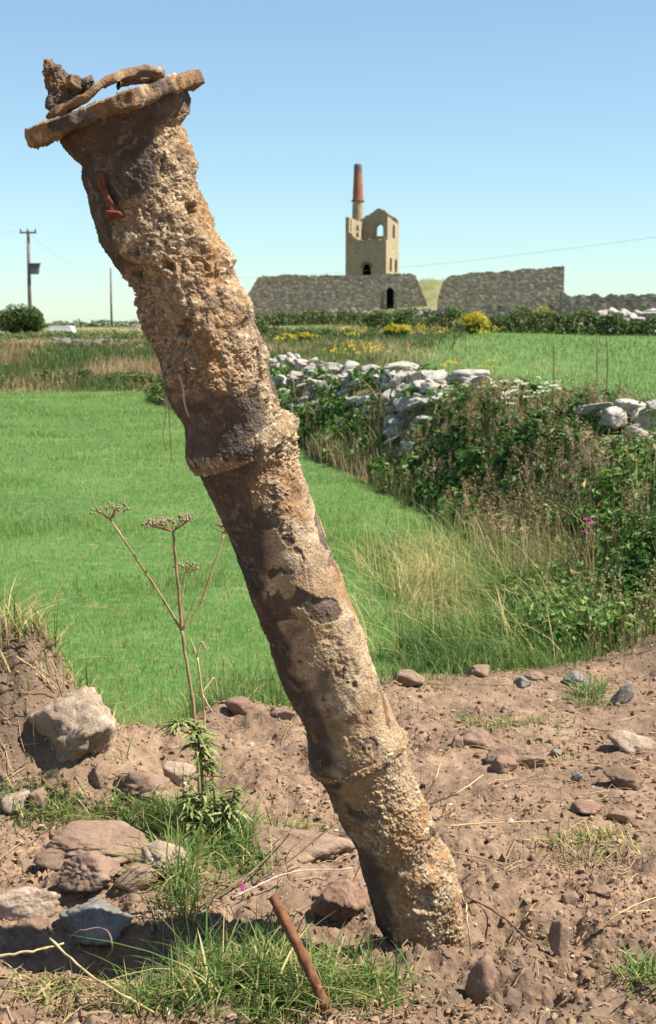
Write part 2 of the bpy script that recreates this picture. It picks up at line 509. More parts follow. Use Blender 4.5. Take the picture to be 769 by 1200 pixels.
M = {}
M['ground'] = mat_ground()
M['pipe'] = mat_pipe()
M['field_grass'] = mat_foliage('field_grass', [(0, (0.085, 0.172, 0.032)), (.45, (0.135, 0.242, 0.049)), (.8, (0.198, 0.297, 0.074)), (.93, (0.297, 0.344, 0.121)), (1, (0.512, 0.428, 0.244))], ((0.255, 0.344, 0.106), .5), .40)
M['long_grass'] = mat_foliage('long_grass', [(0, (.05, .13, .025)), (.4, (.09, .20, .04)), (.62, (.17, .25, .07)), (.8, (.42, .35, .14)), (1, (.66, .52, .25))], ((.26, .28, .10), .3), .40)
M['dry_grass'] = mat_foliage('dry_grass', [(0, (0.066, 0.116, 0.031)), (.28, (0.143, 0.154, 0.055)), (.55, (0.275, 0.193, 0.099)), (.82, (0.396, 0.275, 0.165)), (1, (0.506, 0.396, 0.209))], None, .3)
M['hedge_leaf'] = mat_foliage('hedge_leaf', [(0, (0.038, 0.088, 0.019)), (.45, (0.085, 0.166, 0.033)), (.8, (0.162, 0.264, 0.060)), (.94, (0.287, 0.333, 0.106)), (1, (0.457, 0.294, 0.106))], None, .32, .5)
M['far_leaf'] = mat_foliage('far_leaf', [(0, (0.047, 0.081, 0.024)), (.5, (0.088, 0.138, 0.036)), (.85, (0.149, 0.200, 0.060)), (1, (0.270, 0.225, 0.096))], None, .3)
M['yellow_flower'] = mat_foliage('yellow_flower', [(0, (0.440, 0.336, 0.016)), (1, (0.600, 0.480, 0.032))], None, .3)
M['white_flower'] = mat_foliage('white_flower', [(0, (.62, .60, .45)), (1, (.80, .78, .66))], None, .3)
M['magenta_flower'] = mat_foliage('magenta_flower', [(0, (.45, .05, .25)), (1, (.60, .10, .38))], None, .3)
M['thistle'] = mat_foliage('thistle_leaf', [(0, (0.103, 0.147, 0.040)), (.5, (0.184, 0.231, 0.068)), (1, (0.345, 0.357, 0.160))], None, .3)
M['wall_stone'] = mat_stone('wall_stone', (0.198, 0.180, 0.166), (0.360, 0.333, 0.297), (0.540, 0.504, 0.450), 1.0, .006, (0.378, 0.324, 0.180))
M['dark_stone'] = mat_stone('dark_stone', (.07, .068, .062), (.13, .125, .11), (.22, .21, .185), .6, .006)
M['pink_stone'] = mat_stone('pink_stone', (0.149, 0.095, 0.066), (0.234, 0.155, 0.109), (0.328, 0.233, 0.171), 1.6, .007, (0.189, 0.121, 0.076))
M['pale_stone'] = mat_stone('pale_stone', (0.213, 0.151, 0.106), (0.347, 0.263, 0.196), (0.482, 0.398, 0.319), 1.6, .008, (0.224, 0.146, 0.095))
M['caked_stone'] = mat_stone('caked_stone', (.20, .14, .10), (.35, .265, .19), (.48, .395, .31), 2.2, .012, (.15, .098, .065))
M['slate'] = mat_stone('slate', (.11, .10, .088), (.18, .165, .145), (.28, .26, .23), 2.0, .005, (.20, .135, .09))
M['brown_stone'] = mat_stone('brown_stone', (0.137, 0.079, 0.054), (0.209, 0.130, 0.090), (0.274, 0.187, 0.137), 1.8)
M['clod'] = mat_stone('clod', (0.101, 0.065, 0.043), (0.173, 0.112, 0.076), (0.245, 0.166, 0.112), 2.0, .006)
M['crumb'] = mat_foliage('soil_crumb', [(0, (0.121, 0.074, 0.042)), (.5, (0.226, 0.142, 0.085)), (.85, (0.322, 0.218, 0.136)), (1, (0.436, 0.337, 0.236))], None, .0, .9)
M['straw'] = mat_plain('straw', (0.375, 0.277, 0.128), (0.465, 0.375, 0.210), 25, .7, .001)
M['stem'] = mat_plain('dry_stem', (0.191, 0.122, 0.054), (0.319, 0.242, 0.126), 14, .7, .001)
M['twig'] = mat_plain('twig', (0.112, 0.071, 0.045), (0.210, 0.143, 0.090), 40, .85, .001)
M['grey_twig'] = mat_plain('grey_twig', (0.300, 0.270, 0.232), (0.435, 0.398, 0.345), 40, .85, .001)
M['seed'] = mat_plain('seed_head', (0.178, 0.122, 0.069), (0.299, 0.235, 0.155), 60, .9, .001)
M['rust_rod'] = mat_plain('rust_rod', (0.112, 0.042, 0.019), (0.185, 0.084, 0.042), 60, .85, .002)
M['red_rust'] = mat_plain('red_rust', (0.110, 0.030, 0.018), (0.180, 0.065, 0.040), 60, .85, .003)
M['house_stone'] = mat_masonry('engine_house_stone', [(.2, (0.221, 0.175, 0.110)), (.5, (0.331, 0.262, 0.166)), (.8, (0.423, 0.340, 0.221))], 3.0, (0.221, 0.184, 0.138))
M['ruin_stone'] = mat_masonry('ruin_stone', [(.25, (0.120, 0.108, 0.086)), (.5, (0.218, 0.192, 0.149)), (.72, (0.329, 0.293, 0.229)), (.9, (0.505, 0.448, 0.363))], 2.4, (0.140, 0.122, 0.094), (0.211, 0.195, 0.094))
M['hedge_stone'] = mat_masonry('low_wall_stone', [(.25, (0.069, 0.069, 0.064)), (.5, (0.149, 0.146, 0.127)), (.75, (0.287, 0.276, 0.247))], 1.7, (0.081, 0.081, 0.057), (0.115, 0.138, 0.057))
M['red_brick'] = mat_plain('red_brick', (0.217, 0.079, 0.049), (0.306, 0.136, 0.083), 1.2, .9, .02)
M['dark_brick'] = mat_plain('dark_brick', (0.120, 0.095, 0.085), (0.200, 0.150, 0.130), 1.2, .9, .02)
M['light_block'] = mat_plain('light_block_dark', (.05, .042, .035), (.08, .065, .05), 1.0, .95, .02)  # near-black colour of the boxes added behind the doorways
M['pole'] = mat_plain('pole_wood', (0.112, 0.101, 0.090), (0.180, 0.161, 0.143), 2, .85, .004)
M['metal_box'] = mat_plain('grey_metal', (0.072, 0.090, 0.114), (0.102, 0.120, 0.144), 2, .5, 0)
M['wire'] = mat_plain('wire', (.10, .10, .10), (.14, .14, .14), 2, .6, 0)
M['white_paint'] = mat_plain('white_paint', (0.624, 0.624, 0.608), (0.656, 0.656, 0.640), 2, .35, 0)
M['car_glass'] = mat_plain('car_glass', (.03, .035, .04), (.04, .045, .05), 2, .15, 0)
M['tyre'] = mat_plain('tyre', (.03, .03, .03), (.045, .045, .045), 5, .9, 0)

# ------------------------------------------------------------------ ground sheet
def build_ground():
    du = 1 / 480
    us = np.concatenate([-np.geomspace(6.0, 0.36, 40), np.arange(-0.345, 0.345, du), np.geomspace(0.36, 6.0, 40)])
    D1 = np.geomspace(2.6, 8.0, 520)
    ds = np.concatenate([np.linspace(-40, 0.4, 12), np.linspace(0.8, 2.5, 20), D1, np.geomspace(8.05, 60, 260), np.geomspace(61, 400, 170), np.geomspace(430, 7000, 30)])
    wd = np.maximum(np.abs(ds), 2.6)
    X = us[None, :] * wd[:, None]; Y = np.repeat(ds[:, None], len(us), 1)
    # rows close to or behind the camera reach as far sideways as the first rows in view
    x, y = X.ravel(), Y.ravel()
    z = gz(x, y)
    soil = soil_mask(x, y) * (y > -60)
    hd = hedge_dist(x, y)
    left = sstep(-0.02, -0.06, x / np.maximum(y, 1))
    rough = np.clip(sstep(1.3, .9, np.abs(hd)) + left * sstep(34.5, 37, y) + sstep(95, 130, y) * .7 + .5 * np.exp(-((y - soil_edge(x, y)) / .35) ** 2) * (y < 9), 0, 1)
    nr, nc = len(ds), len(us)
    i = np.arange(nr * nc).reshape(nr, nc)
    F = np.stack([i[:-1, :-1], i[:-1, 1:], i[1:, 1:], i[1:, :-1]], -1).reshape(-1, 4)
    o = obj('ground', mesh_np('ground', np.stack([x, y, z], 1), F, True, {'soil': soil, 'rough': rough, 'darker_soil': np.clip(1.3 * np.exp(-((x + 1.3) ** 2 / .10 + (y - 4.9) ** 2 / .12)) + .75 * np.exp(-((x - .3) ** 2 / .5 + (y - 3.3) ** 2 / .06)), 0, 1)}), M['ground'])
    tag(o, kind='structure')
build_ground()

# ------------------------------------------------------------------ ruin: walls cut from small cells so that tops and openings stay ragged
def cell_wall(W, H, T, cell, solid, origin, ang, rough=.05, seed=0):
    nx, nz = int(round(W / cell)), int(round(H / cell))
    xc = (np.arange(nx) + .5) * cell; zc = (np.arange(nz) + .5) * cell
    XX, ZZ = np.meshgrid(xc, zc, indexing='ij')
    S = solid(XX, ZZ)
    Sp = np.zeros((nx + 2, nz + 2), bool); Sp[1:-1, 1:-1] = S
    def vid(ix, iz, side): return (ix * (nz + 1) + iz) * 2 + side
    gx, gzv, gs = np.meshgrid(np.arange(nx + 1), np.arange(nz + 1), np.arange(2), indexing='ij')
    P = np.stack([gx * cell, gs * T, gzv * cell], -1).reshape(-1, 3).astype(float)
    j = np.stack([vnoise(P * 2.1 + 5, seed), vnoise(P * 2.1 + 31, seed + 1), vnoise(P * 2.1 + 57, seed + 2)], 1)
    P = P + rough * j
    F = []
    ii, kk = np.nonzero(S)
    F.append(np.stack([vid(ii, kk, 0), vid(ii + 1, kk, 0), vid(ii + 1, kk + 1, 0), vid(ii, kk + 1, 0)], 1))
    F.append(np.stack([vid(ii, kk, 1), vid(ii, kk + 1, 1), vid(ii + 1, kk + 1, 1), vid(ii + 1, kk, 1)], 1))
    m = ~Sp[ii, kk + 1]; a, c = ii[m], kk[m]; F.append(np.stack([vid(a, c, 0), vid(a, c + 1, 0), vid(a, c + 1, 1), vid(a, c, 1)], 1))
    m = ~Sp[ii + 2, kk + 1]; a, c = ii[m], kk[m]; F.append(np.stack([vid(a + 1, c, 0), vid(a + 1, c, 1), vid(a + 1, c + 1, 1), vid(a + 1, c + 1, 0)], 1))
    m = ~Sp[ii + 1, kk]; a, c = ii[m], kk[m]; F.append(np.stack([vid(a, c, 0), vid(a, c, 1), vid(a + 1, c, 1), vid(a + 1, c, 0)], 1))
    m = ~Sp[ii + 1, kk + 2]; a, c = ii[m], kk[m]; F.append(np.stack([vid(a, c + 1, 0), vid(a + 1, c + 1, 0), vid(a + 1, c + 1, 1), vid(a, c + 1, 1)], 1))
    F = np.concatenate(F)
    used = np.unique(F); remap = np.zeros(len(P), int); remap[used] = np.arange(len(used))
    c, s = math.cos(ang), math.sin(ang)
    P = P[used]
    V = np.stack([P[:, 0] * c - P[:, 1] * s, P[:, 0] * s + P[:, 1] * c, P[:, 2]], 1) + np.array(origin)
    return V, remap[F]

def arch(X, Z, x0, x1, z0, z1):
    """inside an opening with a round head"""
    r = (x1 - x0) / 2; xm = (x0 + x1) / 2
    return (X > x0) & (X < x1) & (Z > z0) & ((Z < z1 - r) | ((X - xm) ** 2 + (Z - (z1 - r)) ** 2 < r * r))

def box(x0, x1, y0, y1, z0, z1):
    V = np.array([(x, y, z) for x in (x0, x1) for y in (y0, y1) for z in (z0, z1)], float)
    F = np.array([(0, 1, 3, 2), (4, 6, 7, 5), (0, 4, 5, 1), (2, 3, 7, 6), (0, 2, 6, 4), (1, 5, 7, 3)])
    return V, F

def lathe(prof, sides, centre):
    a = np.arange(sides) / sides * 2 * math.pi
    V = np.concatenate([np.stack([r * np.cos(a) + centre[0], r * np.sin(a) + centre[1], np.full(sides, z + centre[2])], 1) for r, z in prof])
    F = [(k * sides + j, k * sides + (j + 1) % sides, (k + 1) * sides + (j + 1) % sides, (k + 1) * sides + j) for k in range(len(prof) - 1) for j in range(sides)]
    return V, np.array(F)

def build_engine_house():
    YH = 235.0; ang = -math.radians(19)
    p = at_y(405, 300, YH); base = 3.2
    o0 = np.array([p[0], YH, base])
    root = empty('engine_house', o0, 'roofless stone engine house with open gable and tall red brick chimney', 'building')
    d = np.array([math.cos(ang), math.sin(ang), 0]); n = np.array([-math.sin(ang), math.cos(ang), 0])
    W, Dp, T = 6.9, 6.6, 0.75
    zz = lambda py, Y=YH: CAM_H + (384 - py) / FPX * Y - base
    xx = lambda px: (px - 405) / 47.0 * W
    HT = 18.5
    rnd = np.random.default_rng(3)
    def rag(X, s, amp): return amp * fbm(np.stack([X.ravel() * s, X.ravel() * 0, X.ravel() * 0 + 7], 1), 3, 9).reshape(X.shape)
    zf, zp = zz(283), zz(258)
    def front(X, Z):
        top = np.where(X < xx(409.5), zp, zf + .5 * sstep(xx(418), xx(410), X) * 2 + rag(X, 1.3, .35))
        return (Z < top) & ~arch(X, Z, xx(424.8), xx(434.2), zz(326), zz(311))
    def part(name, W_, fn, org, a, seed):
        V, F = cell_wall(W_, HT, T, .15, fn, org, a, .015, seed)
        return obj(name, mesh_np(name, V - o0, F), M['house_stone'], root)
    wf = part('front_wall', W, front, o0, ang, 1)
    # brick ring round the arched door
    xm = (xx(424.8) + xx(434.2)) / 2; r = (xx(434.2) - xx(424.8)) / 2; zc = zz(311) - r
    A = Acc()
    for k in range(15):
        a0, a1 = math.pi * k / 15 + .02, math.pi * (k + 1) / 15 - .02
        q = []
        for y in (-.06, .3):
            for (rr, aa) in ((r - .02, a0), (r + .38, a0), (r + .38, a1), (r - .02, a1)):
                q.append(d * (xm + rr * math.cos(aa)) + n * y + np.array([0, 0, zc + rr * math.sin(aa)]))
        A.add(q, np.array([(0, 1, 2, 3), (7, 6, 5, 4), (0, 4, 5, 1), (1, 5, 6, 2), (2, 6, 7, 3), (3, 7, 4, 0)]))
    obj('brick_arch', A.mesh('brick_arch'), M['red_brick'], wf)
    def right(X, Z):   # X runs back from the front corner
        s = lambda px: (px - 452) / 15.5 * Dp
        top = zz(257) - 1.0 * X / Dp + rag(X, 1.1, .25)
        op = arch(X, Z, s(458.8), s(462.0), zz(281), zz(265)) | arch(X, Z, s(455.0), s(458.0), zz(319), zz(303)) | arch(X, Z, s(462.0), s(465.0), zz(319), zz(304))
        return (Z < top) & ~op
    part('side_wall', Dp - T, right, o0 + d * W + n * T, ang + math.pi / 2, 2)
    def leftw(X, Z):
        top = zz(259) + rag(X, 1.2, .3)
        op = arch(X, Z, 2.6, 3.9, zz(271.5), zz(264.5)) | arch(X, Z, 2.6, 3.9, zz(279.5), zz(273))
        return (Z < top) & ~op
    part('side_wall', Dp - T, leftw, o0 + d * T + n * T, ang + math.pi / 2, 3)
    def back(X, Z):
        zb = zz(262, 241); apex = zz(247, 241)
        top = zb + (apex - zb) * np.clip(1 - np.abs(X - W * .53) / (W * .50), 0, 1) + rag(X, 1.5, .3)
        top = np.minimum(top, apex - .15)
        c = W * .47
        return (Z < top) & ~arch(X, Z, c - .05, c + 1.15, zz(280, 241), zz(266.5, 241))
    part('gable_wall', W, back, o0 + n * Dp, ang, 4)
    # roofed box added behind the arched door to keep the opening dark
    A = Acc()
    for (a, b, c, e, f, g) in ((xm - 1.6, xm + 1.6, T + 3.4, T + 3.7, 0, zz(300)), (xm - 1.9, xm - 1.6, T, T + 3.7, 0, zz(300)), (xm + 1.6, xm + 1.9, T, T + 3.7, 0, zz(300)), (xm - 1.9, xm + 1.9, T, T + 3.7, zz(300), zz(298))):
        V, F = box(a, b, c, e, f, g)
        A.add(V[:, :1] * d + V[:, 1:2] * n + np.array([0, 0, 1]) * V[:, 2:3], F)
    obj('door_light_block', A.mesh('door_light_block'), M['light_block'], root)
    # chimney at the rear left corner
    Yc = 242.6; c = at_y(419.6, 238, Yc); cb = np.array([c[0], Yc, base]) - o0
    zs = lambda py: CAM_H + (384 - py) / FPX * Yc - base
    V, F = lathe([(1.06, 0), (.98, zs(262)), (.92, zs(240.5))], 20, cb)
    ch = obj('chimney', mesh_np('chimney', V, F, True), M['house_stone'], root)
    V, F = lathe([(.9, zs(240.5)), (1.1, zs(240.3)), (1.13, zs(238.6)), (.88, zs(238.2))], 20, cb)
    obj('cornice', mesh_np('cornice', V, F), M['dark_brick'], ch)
    V, F = lathe([(.90, zs(238.8)), (.86, zs(230)), (.70, zs(208.5))], 20, cb)
    obj('brick_shaft', mesh_np('brick_shaft', V, F, True), M['red_brick'], ch)
    V, F = lathe([(.705, zs(208.8)), (.68, zs(200)), (.60, zs(198)), (.45, zs(198)), (.45, zs(203))], 20, cb)
    obj('brick_rim', mesh_np('brick_rim', V, F), M['dark_brick'], ch)
build_engine_house()

def build_ruin_wall(name, pxs, tops, Y, base_py, label, door=None, T=.9, mat='ruin_stone', cell=.125, cat='wall', sink=1.2, amp=.22, seed=0):
    x0 = (pxs[0] - CX) / FPX * Y; x1 = (pxs[-1] - CX) / FPX * Y
    zb = CAM_H + (384 - base_py) / FPX * Y - sink
    o0 = np.array([x0, Y, zb])
    root = tag(empty(name, o0, label, cat), kind='thing')
    tx = [(p - CX) / FPX * Y - x0 for p in pxs]; tz = [CAM_H + (384 - t) / FPX * Y - zb for t in tops]
    def fn(X, Z):
        top = np.interp(X, tx, tz) + amp * fbm(np.stack([X.ravel() * .9, X.ravel() * 0, X.ravel() * 0 + seed], 1), 3, seed).reshape(X.shape)
        s = Z < top
        if door:
            a, b, t, bt = door
            s &= ~arch(X, Z, (a - CX) / FPX * Y - x0, (b - CX) / FPX * Y - x0, CAM_H + (384 - bt) / FPX * Y - zb, CAM_H + (384 - t) / FPX * Y - zb)
        return s
    V, F = cell_wall(x1 - x0, max(tz) + 1, T, cell, fn, o0, 0, .012, seed)
    obj('masonry', mesh_np('masonry', V - o0, F), M[mat], root)
    if door:
        a, b, t, bt = door
        xa, xb = (a - CX) / FPX * Y - x0, (b - CX) / FPX * Y - x0; zt = CAM_H + (384 - t) / FPX * Y - zb
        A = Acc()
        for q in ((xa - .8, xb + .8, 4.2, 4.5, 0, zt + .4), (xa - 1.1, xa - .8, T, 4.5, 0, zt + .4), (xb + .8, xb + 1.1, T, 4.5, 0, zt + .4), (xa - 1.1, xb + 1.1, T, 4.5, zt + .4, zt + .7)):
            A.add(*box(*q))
        obj('door_light_block', A.mesh('door_light_block'), M['light_block'], root)  # roofed box added to shut out light, so the doorway stays black
        # dressed jamb stones either side of the door
        for k, x in enumerate((xa - .22, xb + .22)):
            V, F = box(x - .2, x + .2, -.06, .3, CAM_H + (384 - bt) / FPX * Y - zb, zt - .5)
            obj('door_jamb', mesh_np('door_jamb', V, F), M['hedge_stone'], root)
    return root

build_ruin_wall('ruined_wall', [290, 297, 303, 310, 350, 420, 480, 486, 499], [346, 336, 327, 324, 323, 324, 321, 324, 356], 204.0, 367,
                'long grey ruined stone wall with a dark arched doorway before the engine house', door=(452, 461, 338, 364), seed=4)
build_ruin_wall('ruined_wall', [512, 518, 528, 560, 640, 656.5, 657.5], [352, 332, 323, 321, 315.5, 314, 315], 190.0, 357,
                'tall grey ruined stone wall with a sheer right end and no doorway', seed=9)
build_ruin_wall('low_stone_wall', [655, 668, 690, 730, 800], [341, 345.5, 348, 346, 344.5], 182.0, 352,
                'dark low stone wall on the skyline right of the sheer ruin end', mat='hedge_stone', seed=14, amp=.5)
build_ruin_wall('low_stone_wall', [676, 690, 730, 800], [356, 354, 353, 353], 160.0, 362,
                'dark mossy field wall just below the skyline wall at far right', mat='hedge_stone', seed=17, amp=.4)
build_ruin_wall('low_stone_wall', [470, 500, 560, 620, 676], [366, 362, 359, 361, 360], 150.0, 370,
                'low dark rubble wall in front of the sheer-ended ruin', mat='hedge_stone', seed=21, amp=.45)

# ------------------------------------------------------------------ poles, wires, car behind the left bank
def build_pole(px, top, bot, Y, label, rad, arm, transformer=False):
    b = at_y(px, bot, Y); t = at_y(px, top, Y)
    zb = float(gz([b[0]], [Y])[0]) - .3
    loc = np.array([b[0], Y, zb])
    root = empty('telegraph_pole', loc, label, 'pole', 'wooden poles on the left skyline')
    H = t[2] - zb
    obj('pole_shaft', tube_mesh('pole_shaft', [(0, 0, 0), (-.02, 0, H * .5), (.0, 0, H)], [rad * 1.15, rad, rad * .8], 12), M['pole'], root)
    if arm:
        V, F = box(-arm, arm * 1.1, -.22, -.12, H - .28, H - .12); obj('crossarm', mesh_np('crossarm', V, F), M['pole'], root)
        for x in (-arm * .85, 0, arm * .95):
            V, F = lathe([(.05, H - .12), (.07, H - .02), (.07, H + .08), (.03, H + .16)], 8, (x, -.17, 0)); obj('insulator', mesh_np('insulator', V, F), M['metal_box'], root)
    if transformer:
        zc = at_y(px, 315, Y)[2] - zb
        V, F = box(.16, .85, -.35, .25, zc - .48, zc + .42)
        V[:, 0] += np.where((V[:, 0] > .5) & (V[:, 2] > zc), .12, 0)
        tr = obj('transformer', mesh_np('transformer', V, F), M['metal_box'], root)
        V, F = box(-.1, 1.1, -.4, .3, zc + .43, zc + .50); obj('bracket', mesh_np('bracket', V, F), M['wire'], tr)
    return root, np.array([loc[0], Y, t[2]])
_, t1 = build_pole(36, 270, 386, 130.0, 'taller wooden pole with crossarm and grey box at far left', .17, .72, True)
_, t2 = build_pole(131, 314, 380, 225.0, 'thin bare pole on the skyline between taller pole and rusty pipe', .16, 0)

def wire(a, b, sag, label, r=.008, n=40):
    t = np.linspace(0, 1, n)[:, None]
    P = np.array(a) + (np.array(b) - np.array(a)) * t; P[:, 2] -= sag * 4 * (t * (1 - t))[:, 0]
    root = obj('overhead_wire', tube_mesh('overhead_wire', P - P[0], r, 5), M['wire']); root.location = P[0]
    tag(root, label, 'wire', 'overhead wires')
wire(t1 + (0, 0, -.15), t2 + (0, 0, -.1), 1.6, 'thin overhead wire between the two poles on the left')
wire(t1 + (-.8, 0, 0), at_y(-160, 245, 80), .8, 'thin overhead wire running off to the left from the taller pole')
wire(t2 + (0, 0, -1.5), at_y(1010, 240, 110), 2.0, 'thin overhead wire rising to the right above the sheer-ended ruin', .011)

def build_van():
    Y = 112.0; c = at_y(73, 388, Y)
    top = at_y(73, 381.6, Y)[2]; z0 = top - 1.95
    root = empty('parked_van', (c[0], Y, z0), 'white van whose roof shows above the rough bank by the taller pole', 'van')
    def slab(name, pr, w):
        n = len(pr); V = []
        for s in (-1, 1):
            for (x, z) in pr: V.append((x, s * w, z))
        F = [(k, (k + 1) % n, n + (k + 1) % n, n + k) for k in range(n)]
        me = bpy.data.meshes.new(name); me.from_pydata(V, [], F + [tuple(range(n))[::-1], tuple(range(n, 2 * n))]); return me
    obj('body', slab('body', [(-.95, .35), (-.95, 1.6), (.9, 1.6), (1.35, 1.02), (1.95, .88), (2.0, .35)], .85), M['white_paint'], root)
    obj('roof', slab('roof', [(-.95, 1.6), (-.93, 1.80), (-.82, 1.92), (-.6, 1.95), (.55, 1.95), (.78, 1.90), (.88, 1.78), (.9, 1.6)], .80), M['white_paint'], root)
    V, F = box(.35, .85, -.87, -.80, 1.1, 1.5); obj('window', mesh_np('window', V, F), M['car_glass'], root)
    for x in (-.55, 1.35):
        for s in (-.8, .8):
            a = np.arange(16) / 16 * 2 * math.pi
            V = np.concatenate([np.stack([x + .33 * np.cos(a), np.full(16, s + e), .33 + .33 * np.sin(a)], 1) for e in (-.1, .1)])
            me = bpy.data.meshes.new('wheel'); me.from_pydata(V.tolist(), [], [(j, (j + 1) % 16, 16 + (j + 1) % 16, 16 + j) for j in range(16)] + [tuple(range(16)), tuple(range(16, 32))])
            obj('wheel', me, M['tyre'], root)
build_van()

# ------------------------------------------------------------------ the leaning pipe
LEFT = np.array([(72, 175), (96, 196), (98, 223), (107, 258), (117, 286), (127, 300), (152, 335), (164, 382), (184, 421), (197, 464), (216, 503), (217, 534), (240, 566), (259, 607), (279, 665), (300, 716), (317, 755), (320, 778), (341, 825), (356, 856), (362, 891), (382, 926), (398, 961), (417, 996), (424, 1027), (440, 1082), (456, 1112), (470, 1160), (485, 1210)], float)
RIGHT = np.array([(219, 106), (211, 145), (222, 184), (230, 219), (250, 258), (258, 286), (273, 312), (295, 351), (302, 401), (322, 448), (331, 480), (346, 499), (345, 530), (360, 571), (380, 619), (400, 673), (421, 732), (444, 794), (468, 849), (477, 882), (495, 938), (511, 977), (529, 1008), (540, 1039), (543, 1074), (548, 1121), (560, 1180)], float)
YB, LEANY = 3.62, 0.15
AX0, AX1 = np.array([147., 140.]), np.array([503., 1150.])
axd = (AX1 - AX0) / np.linalg.norm(AX1 - AX0); axn = np.array([-axd[1], axd[0]]) * -1      # axn points right
def edge(poly, s):
    a = (poly - AX0) @ axd; b = (poly - AX0) @ axn
    return np.interp(s, a, b)
AXLEN = np.linalg.norm(AX1 - AX0)

def on_plane(px, py):
    """point on the leaning plane that holds the pipe's axis"""
    d = ray(px, py); t = (YB - 0.0) / (d[1] + LEANY * d[2])
    # Y = YB - LEANY * Z  with Z = CAM_H + d2 t
    t = (YB - LEANY * CAM_H) / (d[1] + LEANY * d[2])
    return np.array([d[0] * t, d[1] * t, CAM_H + d[2] * t])

def pipe_axis(s):
    l, r = edge(LEFT, s), edge(RIGHT, s)
    p = AX0 + axd * s + axn * (l + r) / 2
    c = on_plane(*p)
    depth = np.linalg.norm(c - np.array([0, 0, CAM_H]))
    return c, (r - l) / 2 * depth / math.hypot(FPX, np.linalg.norm(p - np.array([CX, CY])))

def pipe_frame(ss, sm=9):
    C, R = zip(*[pipe_axis(s) for s in ss]); C = np.array(C); R = np.array(R)
    ker = np.hanning(sm + 2)[1:-1]; ker /= ker.sum()
    pad = sm // 2
    def sm1(a): return np.convolve(np.concatenate([np.repeat(a[0], pad), a, np.repeat(a[-1], pad)]), ker, 'valid')
    C = np.stack([np.interp(ss, ss, sm1(C[:, k] - np.linspace(C[0, k], C[-1, k], len(C)))) + np.linspace(C[0, k], C[-1, k], len(C)) for k in range(3)], 1)
    R = sm1(R)
    T = np.gradient(C, axis=0); T /= np.linalg.norm(T, axis=1, keepdims=True)
    ker2 = np.hanning(61); ker2 /= ker2.sum()
    T = np.stack([np.convolve(np.concatenate([np.repeat(T[0, k], 30), T[:, k], np.repeat(T[-1, k], 30)]), ker2, 'valid') for k in range(3)], 1)
    T /= np.linalg.norm(T, axis=1, keepdims=True)
    ref = np.array([0, -1.0, 0])
    front = ref - T * (T @ ref)[:, None]; front /= np.linalg.norm(front, axis=1, keepdims=True)
    right = np.cross(front, T); right *= np.sign(right[:, :1])
    return C, R, T, front, right

def pebbles(P, seed):
    f1, f2, i1 = worley(P * 88 + .9 * np.stack([vnoise(P * 60, 1), vnoise(P * 60, 2), vnoise(P * 60, 3)], 1), seed); g1, g2, j1 = worley(P * 170, seed + 9)
    big = sstep(0, .42, f2 - f1) * (.12 + i1 ** 1.3 * 1.1)
    small = sstep(0, .40, g2 - g1) * (.2 + .8 * j1)
    return big, small, i1, j1

